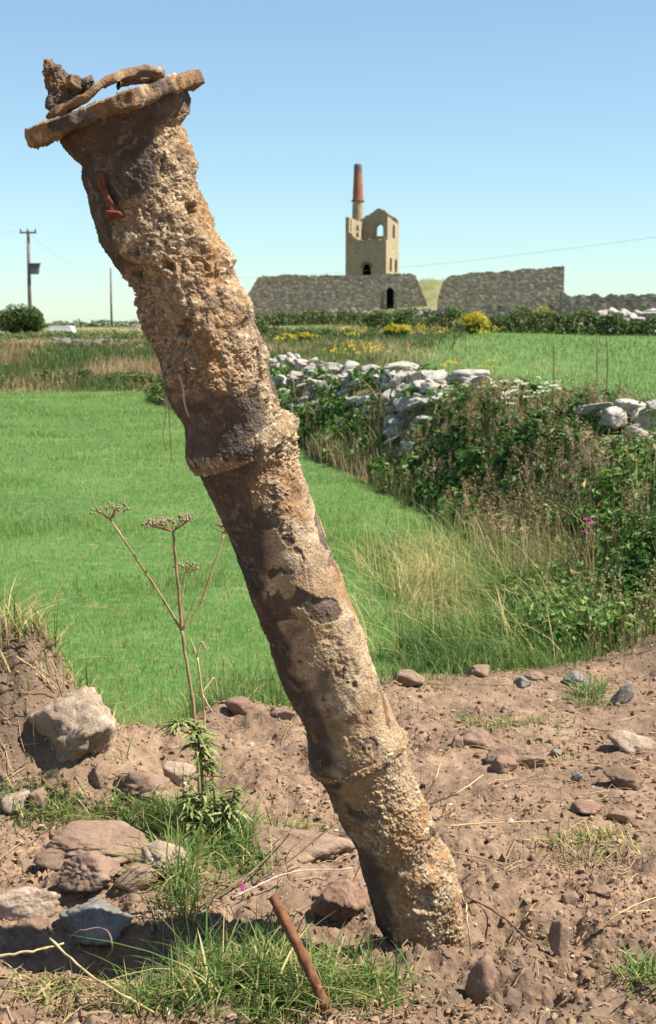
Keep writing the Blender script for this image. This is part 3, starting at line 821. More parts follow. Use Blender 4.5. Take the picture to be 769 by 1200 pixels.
def build_pipe():
    NS, NA = 1100, 340
    ss = np.linspace(-19, AXLEN + 25, NS)
    C, R, T, fr, rt = pipe_frame(ss)
    ph = (np.arange(NA) / NA) * 2 * math.pi - math.pi           # 0 faces the camera, + to the right
    n = np.cos(ph)[None, :, None] * fr[:, None] + np.sin(ph)[None, :, None] * rt[:, None]
    P0 = (C[:, None] + n * R[:, None, None]).reshape(-1, 3)
    S = np.repeat(ss, NA); PH = np.tile(ph, NS); N = n.reshape(-1, 3)
    py = AX0[1] + axd[1] * S                                     # rough photo row of each ring
    # where the crust of grit sits
    big = fbm(P0 * 5.5, 4, 3)
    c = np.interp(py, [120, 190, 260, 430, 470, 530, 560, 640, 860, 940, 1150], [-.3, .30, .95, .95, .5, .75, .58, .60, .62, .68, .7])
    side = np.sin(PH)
    c = c - .35 * sstep(-.35, -.95, side)  # here and below, sparser crust on the left paints part of its shade
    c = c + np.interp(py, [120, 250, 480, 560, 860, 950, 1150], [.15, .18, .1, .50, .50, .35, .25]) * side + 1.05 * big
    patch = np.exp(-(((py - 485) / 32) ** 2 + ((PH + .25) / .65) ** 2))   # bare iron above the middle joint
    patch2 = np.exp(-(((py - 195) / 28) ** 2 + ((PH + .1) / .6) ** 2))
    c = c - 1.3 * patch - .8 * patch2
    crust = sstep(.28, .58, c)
    b1, s1, i1, j1 = pebbles(P0, 5)
    lump = fbm(P0 * 13, 4, 8)
    gam = .35 + .75 * sstep(-.25, .35, fbm(P0 * 6 + 1, 3, 14))
    rel = np.interp(py, [540, 600, 850, 930], [1, .26, .20, .6])
    flake = fbm(np.stack([P0[:, 0] * 11, P0[:, 1] * 11, P0[:, 2] * 6], 1) + 3, 4, 97)
    scale = sstep(.02, .10, flake) * .0028 + sstep(.22, .28, flake) * .0022      # lifted rust scale
    h = scale - .0015 + rel * crust * (-.002 + gam * (.0085 * (b1 - .45) + .0050 * (s1 - .4)) + .022 * lump + .012 * np.abs(fbm(P0 * 26, 3, 19))) + (1 - crust) * (.006 * fbm(P0 * 18, 5, 12) + .0026 * (s1 - .4) - .002)
    pits = sstep(.34, .60, fbm(P0 * 15 + 9, 3, 21)) * crust
    h = h - .026 * pits * rel
    # cast joints: a low swelling at each
    for pc, w, a in ((519, 15, .004), (884, 11, .006)):
        sc = (pc - AX0[1]) / axd[1]
        h = h + a * np.exp(-((S - sc) / w) ** 2)
    V = P0 + N * h[:, None]
    coat = np.interp(py, [540, 600, 880, 960], [0, .75, .7, .2])
    peb = np.clip(.05 + .50 * i1 + .45 * j1 ** 2, 0, 1) * (1 - coat) + coat * np.clip(.56 + .35 * fbm(P0 * 20, 4, 44), 0, 1)
    peel = sstep(.23, .27, fbm(P0 * 13 + 8, 5, 47)) * np.interp(py, [520, 580, 1000, 1100], [.2, 1, 1, .5])   # scale fallen away, bare dark iron
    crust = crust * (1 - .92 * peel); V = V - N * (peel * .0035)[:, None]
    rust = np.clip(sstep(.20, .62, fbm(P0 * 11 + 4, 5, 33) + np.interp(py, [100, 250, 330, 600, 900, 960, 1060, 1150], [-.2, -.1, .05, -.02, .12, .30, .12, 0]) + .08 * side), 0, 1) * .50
    spots = sstep(.55, .7, fbm(P0 * 24 + 2, 3, 35)); rust = np.clip(rust + .8 * spots * (py > 560), 0, 1)
    base = np.array([C[-1][0], C[-1][1], 0.0])
    root = empty('iron_pipe', base, 'crusted rusty iron mine pipe leaning out of the dug earth', 'pipe')
    i = np.arange(NS * NA).reshape(NS, NA); j = np.roll(i, -1, 1)
    F = np.stack([i[:-1], i[1:], j[1:], j[:-1]], -1).reshape(-1, 4)
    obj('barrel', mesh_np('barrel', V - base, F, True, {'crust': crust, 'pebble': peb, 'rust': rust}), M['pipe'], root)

    def ring_band(name, pc, half, dr, seed, crustv, tilt=0.0):
        sc = (pc - AX0[1]) / axd[1]
        k0 = np.argmin(np.abs(ss - sc)); c0, r0, t0, f0, q0 = C[k0], R[max(0, k0 - 40):k0 + 40].mean() * 1.0, T[k0], fr[k0], rt[k0]
        r0 = np.median(R[max(0, k0 - 60):k0 + 60])
        na, prof = 220, [(-1, -.035), (-1, .2), (-.9, .8), (-.4, 1), (.4, 1), (.9, .8), (1, .2), (1, -.035)]
        ph2 = np.arange(na) / na * 2 * math.pi
        prof = np.array(prof); xs = np.interp(np.linspace(0, len(prof) - 1, 22), range(len(prof)), prof[:, 0]); rs = np.interp(np.linspace(0, len(prof) - 1, 22), range(len(prof)), prof[:, 1])
        rs = np.where(rs < 0, -1.2, rs)
        nn = np.cos(ph2)[:, None] * f0 + np.sin(ph2)[:, None] * q0
        V = (c0 + t0 * (xs * half)[:, None, None] + nn[None] * (r0 + dr * rs)[:, None, None]).reshape(-1, 3)
        N2 = np.tile(nn, (len(xs), 1))
        b1, s1, i1, j1 = pebbles(V, seed)
        cr = sstep(-.2, .2, fbm(V * 9, 3, seed) + crustv)
        V = V + N2 * (cr * (.006 * (b1 - .3) + .003 * s1) + .006 * fbm(V * 12, 3, seed + 2))[:, None] + t0 * (.006 * fbm(V * 9 + 7, 3, seed + 4))[:, None]
        i = np.arange(len(xs) * na).reshape(len(xs), na); j = np.roll(i, -1, 1)
        F = np.stack([i[:-1], i[1:], j[1:], j[:-1]], -1).reshape(-1, 4)
        obj(name, mesh_np(name, V - base, F, True, {'crust': cr, 'pebble': np.clip(.2 + .6 * i1 * b1 * 1.5 + .2 * s1, 0, 1), 'rust': .5 * sstep(.1, .4, fbm(V * 8, 3, seed + 6))}), M['pipe'], root)
    ring_band('joint_collar', 519, .026, .013, 51, .4)
    ring_band('joint_collar', 886, .011, .015, 57, .6)

    # flange: a thick, scaled iron disc on the flared neck
    cpx = np.array([131.0, 128.0]); fc = on_plane(*cpx)
    rr_px = np.linalg.norm(np.array([233, 93]) - np.array([30, 166])) / 2
    fr_r = rr_px * np.linalg.norm(fc - np.array([0, 0, CAM_H])) / FPX * .97
    slope = math.atan2(166 - 93, 233 - 30)
    xr = np.array([math.cos(slope), 0, math.sin(slope)])                        # along the flange in view
    up = np.array([-math.sin(slope), 0, math.cos(slope)])
    tl = math.radians(-8.5); fwd = np.array([0, 1.0, 0])
    up2 = up * math.cos(tl) + fwd * math.sin(tl); fw2 = np.cross(up2, xr)
    NAf, th = 320, .0155
    prof = []
    for rr in np.linspace(.10, .94, 34): prof.append((rr, -1))
    prof += [(.985, -.97), (.998, -.85), (1, -.4), (1, .4), (.998, .85), (.985, .97)]
    for rr in np.linspace(.94, .02, 36): prof.append((rr, 1))
    prof = np.array(prof)
    a = np.arange(NAf) / NAf * 2 * math.pi
    dirs = np.cos(a)[:, None] * xr + np.sin(a)[:, None] * fw2
    V = (fc + dirs[None] * (prof[:, 0] * fr_r)[:, None, None] + up2 * (prof[:, 1] * th)[:, None, None]).reshape(-1, 3)
    NR = np.tile(dirs, (len(prof), 1)); PZ = np.repeat(prof[:, 1], NAf); PR = np.repeat(prof[:, 0], NAf)
    b1, s1, i1, j1 = pebbles(V, 71)
    cr = sstep(-.05, .2, fbm(V * 16, 4, 73) + .02)
    V = V + NR * (PR * (.016 * fbm(V * 9, 4, 75) + .020 * fbm(V * 34, 4, 76)))[:, None] + up2 * (PZ * (cr * (.006 * b1 + .004 * s1) + .009 * fbm(V * 14, 5, 77)))[:, None]
    i = np.arange(len(prof) * NAf).reshape(len(prof), NAf); j = np.roll(i, -1, 1)
    F = np.stack([i[:-1], j[:-1], j[1:], i[1:]], -1).reshape(-1, 4)
    fl = obj('flange', mesh_np('flange', V - base, F, True, {'crust': cr, 'pebble': np.clip(.2 + .7 * i1 * b1 + .25 * s1, 0, 1), 'rust': .35 * sstep(.0, .35, fbm(V * 9 + 3, 3, 79))}), M['pipe'], root)

    # bent strap lying on the flange
    F0 = fc + up2 * th
    def onf(px, py, dy): return at_y(px, py, fc[1] + dy)
    loop = [(60, 136, -.05), (80, 127, -.09), (108, 110, -.10), (133, 93, -.08), (160, 84, -.03), (183, 86, .05), (178, 94, .11), (152, 97, .13), (138, 100, .12)]
    pts = smooth_path([onf(*q) for q in loop], 70)
    A = Acc(); n = len(pts); sides = 18
    Tt = np.gradient(pts, axis=0); Tt /= np.linalg.norm(Tt, axis=1, keepdims=True)
    Vs = []
    for k in range(n):
        u = up2 - Tt[k] * up2.dot(Tt[k]); u /= np.linalg.norm(u); v = np.cross(Tt[k], u)
        aa = np.arange(sides) / sides * 2 * math.pi
        ca, sa = np.cos(aa), np.sin(aa)
        sq = lambda q: np.sign(q) * np.abs(q) ** .6
        Vs.append(pts[k] + np.outer(sq(ca) * .0095, u) + np.outer(sq(sa) * .021, v))
    Vs = np.concatenate(Vs)
    Vs = Vs + np.stack([fbm(Vs * 25 + 3, 4, 81), fbm(Vs * 25 + 33, 4, 82), fbm(Vs * 25 + 63, 4, 83)], 1) * .016
    i = np.arange(n * sides).reshape(n, sides); j = np.roll(i, -1, 1)
    F = np.stack([i[:-1], i[1:], j[1:], j[:-1]], -1).reshape(-1, 4)
    obj('bent_strap', mesh_np('bent_strap', Vs - base, F, True, {'crust': sstep(-.2, .3, fbm(Vs * 12, 3, 85)) * .8, 'pebble': np.clip(.45 + .5 * fbm(Vs * 70, 2, 86), 0, 1), 'rust': .5 * sstep(0, .3, fbm(Vs * 10, 3, 87))}), M['pipe'], root)

    # corroded bolt lump at the left of the flange
    A = Acc()
    for (px, py, dy, sz, sd) in ((66, 96, .0, (.060, .055, .095), 91), (62, 82, .0, (.036, .036, .036), 92), (84, 103, .0, (.080, .06, .050), 93), (98, 101, .01, (.05, .05, .034), 94), (72, 116, -.01, (.075, .07, .05), 95)):
        V, F = stone_verts(np.array(sz) * 1.15, sd, 5, 9, .09)
        V = V + .003 * ico(5)[0] * fbm(V * 90, 3, sd)[:, None]
        V = rot(V, .2, -.35, sd) if sd != 91 else rot(V, 0, -.25, 0)
        V = V + at_y(px, py, fc[1] + dy)
        A.add(V, F, crust=sstep(-.2, .3, fbm(V * 14, 3, 96)) * .7, pebble=np.clip(.4 + .5 * fbm(V * 80, 2, 97), 0, 1), rust=.6 * sstep(.0, .3, fbm(V * 12, 3, 98)))
    obj('bolt_lump', A.mesh('bolt_lump', True, base), M['pipe'], root)

    # red stud on the neck, hanging root hairs and pale worm casts
    def surf(px, py, out=0.0):
        s = (np.array([px, py]) - AX0) @ axd; k = np.argmin(np.abs(ss - s))
        lat = (np.array([px, py]) - AX0) @ axn - (edge(LEFT, s) + edge(RIGHT, s)) / 2
        x = np.clip(lat / ((edge(RIGHT, s) - edge(LEFT, s)) / 2), -.99, .99)
        a = math.asin(x)
        return C[k] + (fr[k] * math.cos(a) + rt[k] * math.sin(a)) * (R[k] + out)
    P = smooth_path([surf(129, 203, .014), surf(133, 219, .013), surf(138, 235, .010), surf(142, 246, .002)], 14)
    obj('stud', tube_mesh('stud', P - base, np.interp(np.arange(14), [0, 3, 9, 13], [.007, .008, .008, .011]), 12, jitter=.004, seed=5), M['red_rust'], root)
    V, F = stone_verts((.045, .04, .03), 101, 3, 10, .08); V = V + surf(142, 248, .006)
    obj('nut', mesh_np('nut', V - base, F, True), M['red_rust'], root)
    for q, e in enumerate([[(195, 464), (194, 490), (191, 512), (195, 528)], [(197, 468), (199, 505), (201, 540)]]):
        P = smooth_path([at_y(px, py, fc[1] + .15) for px, py in e], 16)
        obj('root_hair', tube_mesh('root_hair', P - base, .0009, 5), M['straw'], root)
    for e in ([(219, 438), (221, 448), (221, 458), (226, 476)], [(217, 430), (220, 441)]):
        P = smooth_path([surf(px, py, .012) for px, py in e], 12)
        obj('root_hair', tube_mesh('root_hair', P - base, .0022, 6), M['grey_twig'], root)
    return C, R
PC, PR = build_pipe()

# ------------------------------------------------------------------ the hedge of stones that runs from the right into the distance
HY = HEDGE[:, 1]
def hedge_pt(y, l):
    """point at distance y along the hedge, l metres right of its middle"""
    y = np.asarray(y, float)
    x = np.interp(y, HY, HEDGE[:, 0]); dx = (np.interp(y + .5, HY, HEDGE[:, 0]) - np.interp(y - .5, HY, HEDGE[:, 0]))
    nrm = np.sqrt(1 + dx * dx)
    return x + l / nrm, y - l * dx / nrm

STONE_LIB = [stone_verts((1, 1, 1), 400 + k, 4, 12, .05) for k in range(12)]
STONE_ME = {}
def stone_me(k, mat):
    if (k, mat) not in STONE_ME:
        V, F = STONE_LIB[k]
        me = mesh_np('stone', V, F, True); me.materials.append(M[mat]); STONE_ME[(k, mat)] = me
    return STONE_ME[(k, mat)]

def stone_child(root, p, size, r, k, mat='wall_stone'):
    o = bpy.data.objects.new('stone', stone_me(k % len(STONE_LIB), mat)); COL.objects.link(o)
    o.parent = root; o.location = tuple(np.array(p) - np.array(root.location)); o.scale = tuple(size); o.rotation_euler = tuple(r)
    return o

def rubble(root, y0, y1, n, smin, smax, l0, l1, lift, rng, mat='wall_stone'):
    """stones heaped along the hedge: larger flat ones on top"""
    for k in range(n):
        y = rng.uniform(y0, y1); l = rng.uniform(l0, l1)
        x, yy = hedge_pt(y, l); s = rng.uniform(smin, smax) ** 1.0
        z = float(gz_coarse(np.array([x]), np.array([yy]))[0])
        z += rng.uniform(0, lift) * np.exp(-((l - (l0 + l1) / 2) / (.6 * (l1 - l0))) ** 2)
        sz = (s * rng.uniform(.9, 1.5), s * rng.uniform(.7, 1.1), s * rng.uniform(.35, .62))
        stone_child(root, (x, yy, z + sz[2] * .25), sz, (rng.normal(0, .22), rng.normal(0, .22), rng.uniform(0, 6.3)), int(rng.integers(12)), mat)

rs = np.random.default_rng(21)
def hedge_root(y, l, label):
    x, yy = hedge_pt(y, l)
    return empty('stone_hedge', (float(x), float(yy), float(gz_coarse(np.array([x]), np.array([yy]))[0])), label, 'stone wall', 'tumbled stone hedge')
w = hedge_root(16.4, 0, 'tumbled pale slabs on the hedge, largest heap at the middle of the picture')
rubble(w, 14.6, 18.4, 150, .12, .32, -.8, .45, .20, rs)
for (px, py, wd, ht, Y) in ((470, 432, 52, 14, 17.6), (548, 440, 60, 13, 15.4), (505, 442, 40, 14, 16.6), (490, 458, 46, 18, 16.2), (530, 462, 44, 16, 15.6), (455, 448, 30, 20, 17.4), (515, 476, 34, 16, 15.6), (565, 450, 44, 14, 15.0), (580, 462, 30, 14, 14.7), (500, 470, 40, 18, 15.9), (470, 470, 36, 18, 16.6)):
    p = at_y(px, py, Y); s = Y / FPX
    stone_child(w, p, (wd * s, wd * s * .8, ht * s * 1.25), (rs.normal(0, .1), rs.normal(0, .12), rs.uniform(-.5, .5)), int(rs.integers(12)))
w = hedge_root(21, 0, 'long heap of pale grey stones on the hedge just right of the pipe')
rubble(w, 18.8, 22.8, 150, .12, .28, -.75, .45, .22, rs)
w = hedge_root(24, 0, 'small heap of pale stones on the hedge close against the pipe edge')
rubble(w, 23.2, 25.4, 40, .18, .36, -.6, .45, .28, rs)
w = hedge_root(10.6, 0, 'pale boulders on the hedge top at the right edge of the picture')
rubble(w, 9.4, 11.2, 12, .12, .26, -.35, .5, .15, rs)
for (px, py, wd, ht, Y) in ((735, 477, 62, 24, 10.7), (720, 490, 38, 24, 10.5), (758, 492, 44, 28, 10.5), (778, 478, 44, 22, 10.4), (745, 506, 30, 16, 10.3)):
    p = at_y(px, py, Y); s = Y / FPX
    stone_child(w, p, (wd * s, wd * s * .8, ht * s * 1.2), (rs.normal(0, .1), rs.normal(0, .12), rs.uniform(-.5, .5)), int(rs.integers(12)))

def pixel_rubble(label, boxpx, Y, n, smin, smax, mat='wall_stone', dy=.6):
    a = at_y((boxpx[0] + boxpx[2]) / 2, boxpx[3], Y)
    root = empty('stone_heap', a, label, 'stone wall')
    for k in range(n):
        p = at_y(rs.uniform(boxpx[0], boxpx[2]), rs.uniform(boxpx[1], boxpx[3]), Y + rs.uniform(-dy, dy)); s = rs.uniform(smin, smax)
        stone_child(root, p, (s * rs.uniform(.9, 1.5), s, s * rs.uniform(.5, .8)), (rs.normal(0, .2), rs.normal(0, .2), rs.uniform(0, 6)), int(rs.integers(12)), mat)
pixel_rubble('pale stone heap at the right edge beyond the second green field', (690, 366, 800, 392), 92.0, 70, .5, 1.1)
pixel_rubble('grey stones showing in the rough bank at far left', (52, 398, 150, 408), 56.0, 46, .2, .45, 'dark_stone')
pixel_rubble('dark rubble heap below the doorway of the ruined wall', (384, 363, 520, 374), 140.0, 46, .4, .9, 'dark_stone', 2.0)

# ------------------------------------------------------------------ hedge vegetation
rv = np.random.default_rng(33)
def rnd_attr(n, rng, x, y, sc=1.0, spread=.28, seed=0):
    """per-plant colour pick: drifting over the ground, scattered from plant to plant"""
    return np.clip(.5 + .55 * fbm(xyz(x * sc, y * sc), 3, seed) + rng.normal(0, spread, n), 0, 1)

def near_heaps(x, y):
    """where the bare stone heaps lie"""
    hd = hedge_dist(x, y)
    m = np.zeros(len(x))
    for a, b in ((14.4, 18.6), (18.8, 22.8), (23.2, 25.4), (9.9, 11.1)):
        m = np.maximum(m, sstep(a - .2, a + .2, y) * sstep(b + .2, b - .2, y))
    return m * sstep(-.85, -.6, hd - .25 * (y < 12)) * sstep(.8, .5, hd)

def hedge_leaves():
    A = Acc(); n = 2900
    y = np.exp(rv.uniform(math.log(6.9), math.log(34), n))
    lo = np.interp(y, [6.5, 8, 10, 12, 34], [-1.45, -1.35, -1.25, -1.15, -1.1])
    l = lo + rv.uniform(0, 1, n) ** 1.2 * (1.0 - lo)
    x, yy = hedge_pt(y, l)
    keep = rv.uniform(size=n) > .74 * near_heaps(x, yy)
    dens = fbm(xyz(x * 1.1, yy * .7, 4), 3, 5)
    keep &= dens > -.34 + .12 * sstep(12, 8.5, yy)
    x, yy = x[keep], yy[keep]
    ex = rv.uniform(1.0, 2.1, 420); ey = rv.uniform(6.85, 8.3, 420)      # leafy weeds at the foot, spilling toward the earth
    ok = (soil_mask(ex, ey) < .4) & (ex / ey > .150 + .02 * rv.normal(size=420)); x = np.concatenate([x, ex[ok]]); yy = np.concatenate([yy, ey[ok]]); n = len(x)
    z = gz_coarse(x, yy) + rv.uniform(-.06, .14, n)
    R = rv.uniform(.10, .28, n) * np.interp(yy, [7, 9, 11, 14.5, 16, 30], [.8, .7, .62, .65, 1, 1.2])
    per = np.clip((R * R * 1100).astype(int), 25, 100)
    idx = np.repeat(np.arange(n), per); N = len(idx)
    v = rv.normal(size=(N, 3)); v /= np.linalg.norm(v, axis=1, keepdims=True); v[:, 2] = np.abs(v[:, 2]) * .9 - .1
    C = np.stack([x, yy, z], 1)[idx] + v * (R[idx] * rv.uniform(.45, 1.1, N))[:, None]
    nr = v + rv.normal(0, .45, (N, 3)) + np.array([0, 0, .45])
    L = rv.uniform(.03, .07, N) * np.where((rv.uniform(size=n) < .25) & (yy > 8.8), 1.6, 1)[idx] * np.interp(C[:, 1], [7, 12, 34], [.85, 1.1, 2.0])
    V, F, li = leaves(C, nr, L, L * rv.uniform(.5, .75, N), rv)
    cl = np.clip(.40 + .4 * fbm(xyz(x * .9, yy * .9), 2, 8) + rv.normal(0, .12, n), 0, .85)
    r = np.clip(cl[idx] + rv.normal(0, .16, N), 0, 1)
    A.add(V, F, rnd=r[li])
    o = obj('bramble', A.mesh('bramble'), M['hedge_leaf']); tag(o, 'dark green brambles and leaves smothering the stone hedge', 'brambles', kind='stuff')
hedge_leaves()

def scatter_blades(A, x, y, h, w, segs, rnd, lean=.25, curve=.25, az=None, z=None, rng=rv):
    n = len(x)
    P = np.stack([x, y, (gz(x, y) if z is None else z) - .01], 1)
    az = rng.uniform(0, 2 * math.pi, n) if az is None else az
    V, F, t, bi = blades(P, h, w, az, rng.uniform(-lean, lean, n), rng.uniform(0, 2 * curve, n), segs, rng=rng)
    A.add(V, F, rnd=rnd[bi], tip=t)

def hedge_grass():
    A = Acc()
    n = 26000
    y = np.exp(rv.uniform(math.log(6.7), math.log(36), n))
    lo = np.interp(y, [6.5, 8, 10, 12, 34], [-1.6, -1.5, -1.4, -1.3, -1.25])
    l = rv.uniform(lo, 1.2, n)
    x, yy = hedge_pt(y, l)
    keep = rv.uniform(size=n) > .6 * near_heaps(x, yy)
    d = fbm(xyz(x * .9, yy * .6, 2), 3, 61)
    keep &= (d > .02) | (rv.uniform(size=n) < .25)
    x, yy, l = x[keep], yy[keep], l[keep]; n = len(x)
    h = rv.uniform(.22, .62, n) * np.interp(yy, [6.5, 7.6, 8.6, 9.5, 11, 14.5, 16], [.4, .6, .95, .7, .5, .5, .8]) * np.where(l > .0, .55, 1)
    w_ = .005 * np.interp(yy, [7, 12, 36], [.9, 1.3, 3.0])
    r = rnd_attr(n, rv, x, yy, .8, .26, 3)
    scatter_blades(A, x, yy, h, w_ * rv.uniform(.6, 1.3, n), 3, r, .25, .2)
    o = obj('hedge_grass', A.mesh('hedge_grass'), M['dry_grass']); tag(o, 'tall brown and green grasses seeding along the stone hedge', 'grass', kind='stuff')
    # seed-bearing stalks: thin stem with a fuzzy brown spike
    A = Acc(); n = 3000
    y = np.exp(rv.uniform(math.log(6.9), math.log(24), n)); lo = np.interp(y, [6.5, 8, 12], [-1.4, -1.3, -1.15])
    x, yy = hedge_pt(y, rv.uniform(lo, .7, n))
    keep = (fbm(xyz(x * .8, yy * .8, 7), 2, 13) > .02) & (near_heaps(x, yy) < .5); x, yy = x[keep], yy[keep]; n = len(x)
    h = rv.uniform(.35, .75, n) * np.interp(yy, [7, 8, 8.6, 11, 15, 17], [.5, .7, .7, .5, .45, .75]); z = gz_coarse(x, yy)
    az = rv.uniform(0, 6.3, n); lean = rv.uniform(0, .22, n)
    P = np.stack([x, yy, z], 1)
    V, F, t, bi = blades(P, h, np.full(n, .007) * np.interp(yy, [7, 24], [.9, 2.0]), az, lean, np.full(n, .05), 2, rng=rv)
    rr = np.clip(rv.normal(.6, .15, n), 0, 1); A.add(V, F, rnd=rr[bi], tip=t)
    k = 26; idx = np.repeat(np.arange(n), k); N = len(idx); tt = rv.uniform(.5, 1.0, N)
    d = np.stack([np.cos(az), np.sin(az), 0 * az], 1)
    C = P[idx] + np.array([0, 0, 1]) * (h[idx] * tt)[:, None] + d[idx] * (h[idx] * (lean[idx] * tt + .05 * tt * tt))[:, None] + rv.normal(0, .012, (N, 3))
    V, F, li = leaves(C, rv.normal(size=(N, 3)), rv.uniform(.015, .03, N) * np.interp(C[:, 1], [7, 24], [.8, 1.6]), .010, rv)
    A.add(V, F, rnd=np.clip(rr[idx] + rv.normal(0, .15, N), 0, 1)[li], tip=0)
    o = obj('seed_stalks', A.mesh('seed_stalks'), M['dry_grass']); tag(o, 'brown seeding dock and grass stalks standing up from the hedge', 'stalks', kind='stuff')
hedge_grass()

def field_grass():
    A = Acc(); rng = np.random.default_rng(41)
    n = 330000
    y = np.exp(rng.uniform(math.log(4.6), math.log(39), n)); x = rng.uniform(-.31, .31, n) * y
    hd = hedge_dist(x, y)
    m = soil_mask(x, y)
    keep = (m < .55) & ((hd < -.75) | (y > 36)) & (y > 4.8) & ~((x / y > -.02) & (hd > .8))
    x, y = x[keep], y[keep]; n = len(x)
    h = rng.uniform(.020, .056, n) * np.interp(y, [5, 9, 38], [1.0, 1.0, 1.6]) * (1 + 1.1 * sstep(.15, .5, fbm(xyz(x * .9, y * .9, 2), 3, 5))) * np.where(rng.uniform(size=n) < .03, 1.8, 1)
    w_ = .0030 * np.interp(y, [5, 12, 38], [1, 1.35, 4.0])
    tex = fbm(xyz(x * .35, y * .22), 3, 15)
    r = np.clip(.46 + .6 * tex + .40 * fbm(xyz(x * 2.2, y * 1.5), 3, 17) + rng.normal(0, .17, n) + .16 * sstep(9, 5.5, y), 0, 1)
    dryp = sstep(.12, .42, fbm(xyz(x * 1.3, y * .8, 5), 3, 27))
    r = np.where(rng.uniform(size=n) < .012 + .05 * sstep(9, 6, y) + .16 * dryp, .97, r * .9)
    scatter_blades(A, x, y, h, w_ * rng.uniform(.6, 1.3, n), 2, r, .35, .35, rng=rng)
    # field beyond the hedge
    n = 60000
    y = np.exp(rng.uniform(math.log(10), math.log(100), n)); x = rng.uniform(-.05, .36, n) * y
    keep = hedge_dist(x, y) > .9; x, y = x[keep], y[keep]; n = len(x)
    r = np.clip(.62 + .6 * fbm(xyz(x * .15, y * .08), 3, 25) + rng.normal(0, .2, n), 0, 1)
    scatter_blades(A, x, y, rng.uniform(.06, .16, n) * np.interp(y, [10, 100], [1, 2]), .006 * np.interp(y, [10, 100], [1.2, 11]) * rng.uniform(.6, 1.3, n), 1, r, .35, .3, rng=rng)
    o = obj('field_grass', A.mesh('field_grass'), M['field_grass']); tag(o, 'short bright green grass of the fields', 'grass', kind='stuff')
field_grass()

def flat_px(px, py):
    """vectorised: where sight lines meet level ground"""
    dx = (px - CX) / FPX; dy = (CY - py) / FPX
    Yd = math.cos(PITCH) + dy * math.sin(PITCH); Zd = -math.sin(PITCH) + dy * math.cos(PITCH)
    t = CAM_H / -Zd
    return dx * t, Yd * t

def long_grass():
    A = Acc(); rng = np.random.default_rng(43)
    n = 24000
    y = np.exp(rng.uniform(math.log(6.2), math.log(11.5), n)); x = rng.uniform(-.02, .24, n) * y
    hd = hedge_dist(x, y)
    px = CX + x / y * FPX; dens = sstep(720, 640, px) * sstep(430, 520, px + 60 * fbm(xyz(x * 2, y * 2), 2, 4)) * (.25 + .75 * sstep(11.5, 9.0, y))
    keep = (soil_mask(x, y) < .5) & (hd < -.75) & (rng.uniform(size=n) < dens)
    x, y = x[keep], y[keep]; n = len(x)
    h = rng.uniform(.13, .36, n) * (.75 + .35 * fbm(xyz(x * 1.6, y * 1.6, 8), 3, 6)) * np.interp(y, [6.2, 7, 9], [.55, 1, 1])
    spot = np.exp(-((x - .72) ** 2 / .10 + (y - 8.9) ** 2 / 1.6)) + .7 * np.exp(-((x - .45) ** 2 / .04 + (y - 8.0) ** 2 / 1.2))
    r = np.clip(.20 + .35 * fbm(xyz(x * 2.0, y * 1.2), 3, 16) + rng.normal(0, .17, n) + .62 * spot, 0, 1)
    az = rng.normal(2.6, 1.2, n)
    cl = 3.2 * fbm(xyz(x * 3.5, y * 2.5, 9), 2, 21)
    scatter_blades(A, x, y, h * 1.15, .0052 * rng.uniform(.6, 1.3, n), 4, r, .35, .75, az=rng.normal(2.4, .8, n) + cl, rng=rng)
    # straw-coloured seeding stems arching over
    n = 900; y = rng.uniform(6.6, 10.6, n); x = rng.uniform(.02, .2, n) * y
    keep = (hedge_dist(x, y) < -.8) & (fbm(xyz(x * 1.8, y * 1.8, 3), 2, 18) > -.12); x, y = x[keep], y[keep]; n = len(x)
    scatter_blades(A, x, y, rng.uniform(.22, .5, n), np.full(n, .0046), 5, rng.uniform(.8, 1, n), .3, .9, az=rng.normal(2.8, .9, n), rng=rng)
    # wisps along the seam between earth and field
    n = 7000; u = rng.uniform(-.26, .26, n); y = np.interp(u, SOIL_U, SOIL_D) + rng.normal(.12, .22, n); x = u * y
    keep = (fbm(xyz(x * 2.5, y * 2.5, 3), 3, 19) > -.02) & (hedge_dist(x, y) < -.7); x, y = x[keep], y[keep]; n = len(x)
    scatter_blades(A, x, y, rng.uniform(.05, .17, n), .004 * rng.uniform(.6, 1.3, n), 3, np.clip(rng.normal(.4, .22, n), 0, 1), .35, .5, rng=rng)
    o = obj('long_grass', A.mesh('long_grass'), M['long_grass']); tag(o, 'long wispy grass with straw-yellow stems beside the hedge foot', 'grass', kind='stuff')
long_grass()

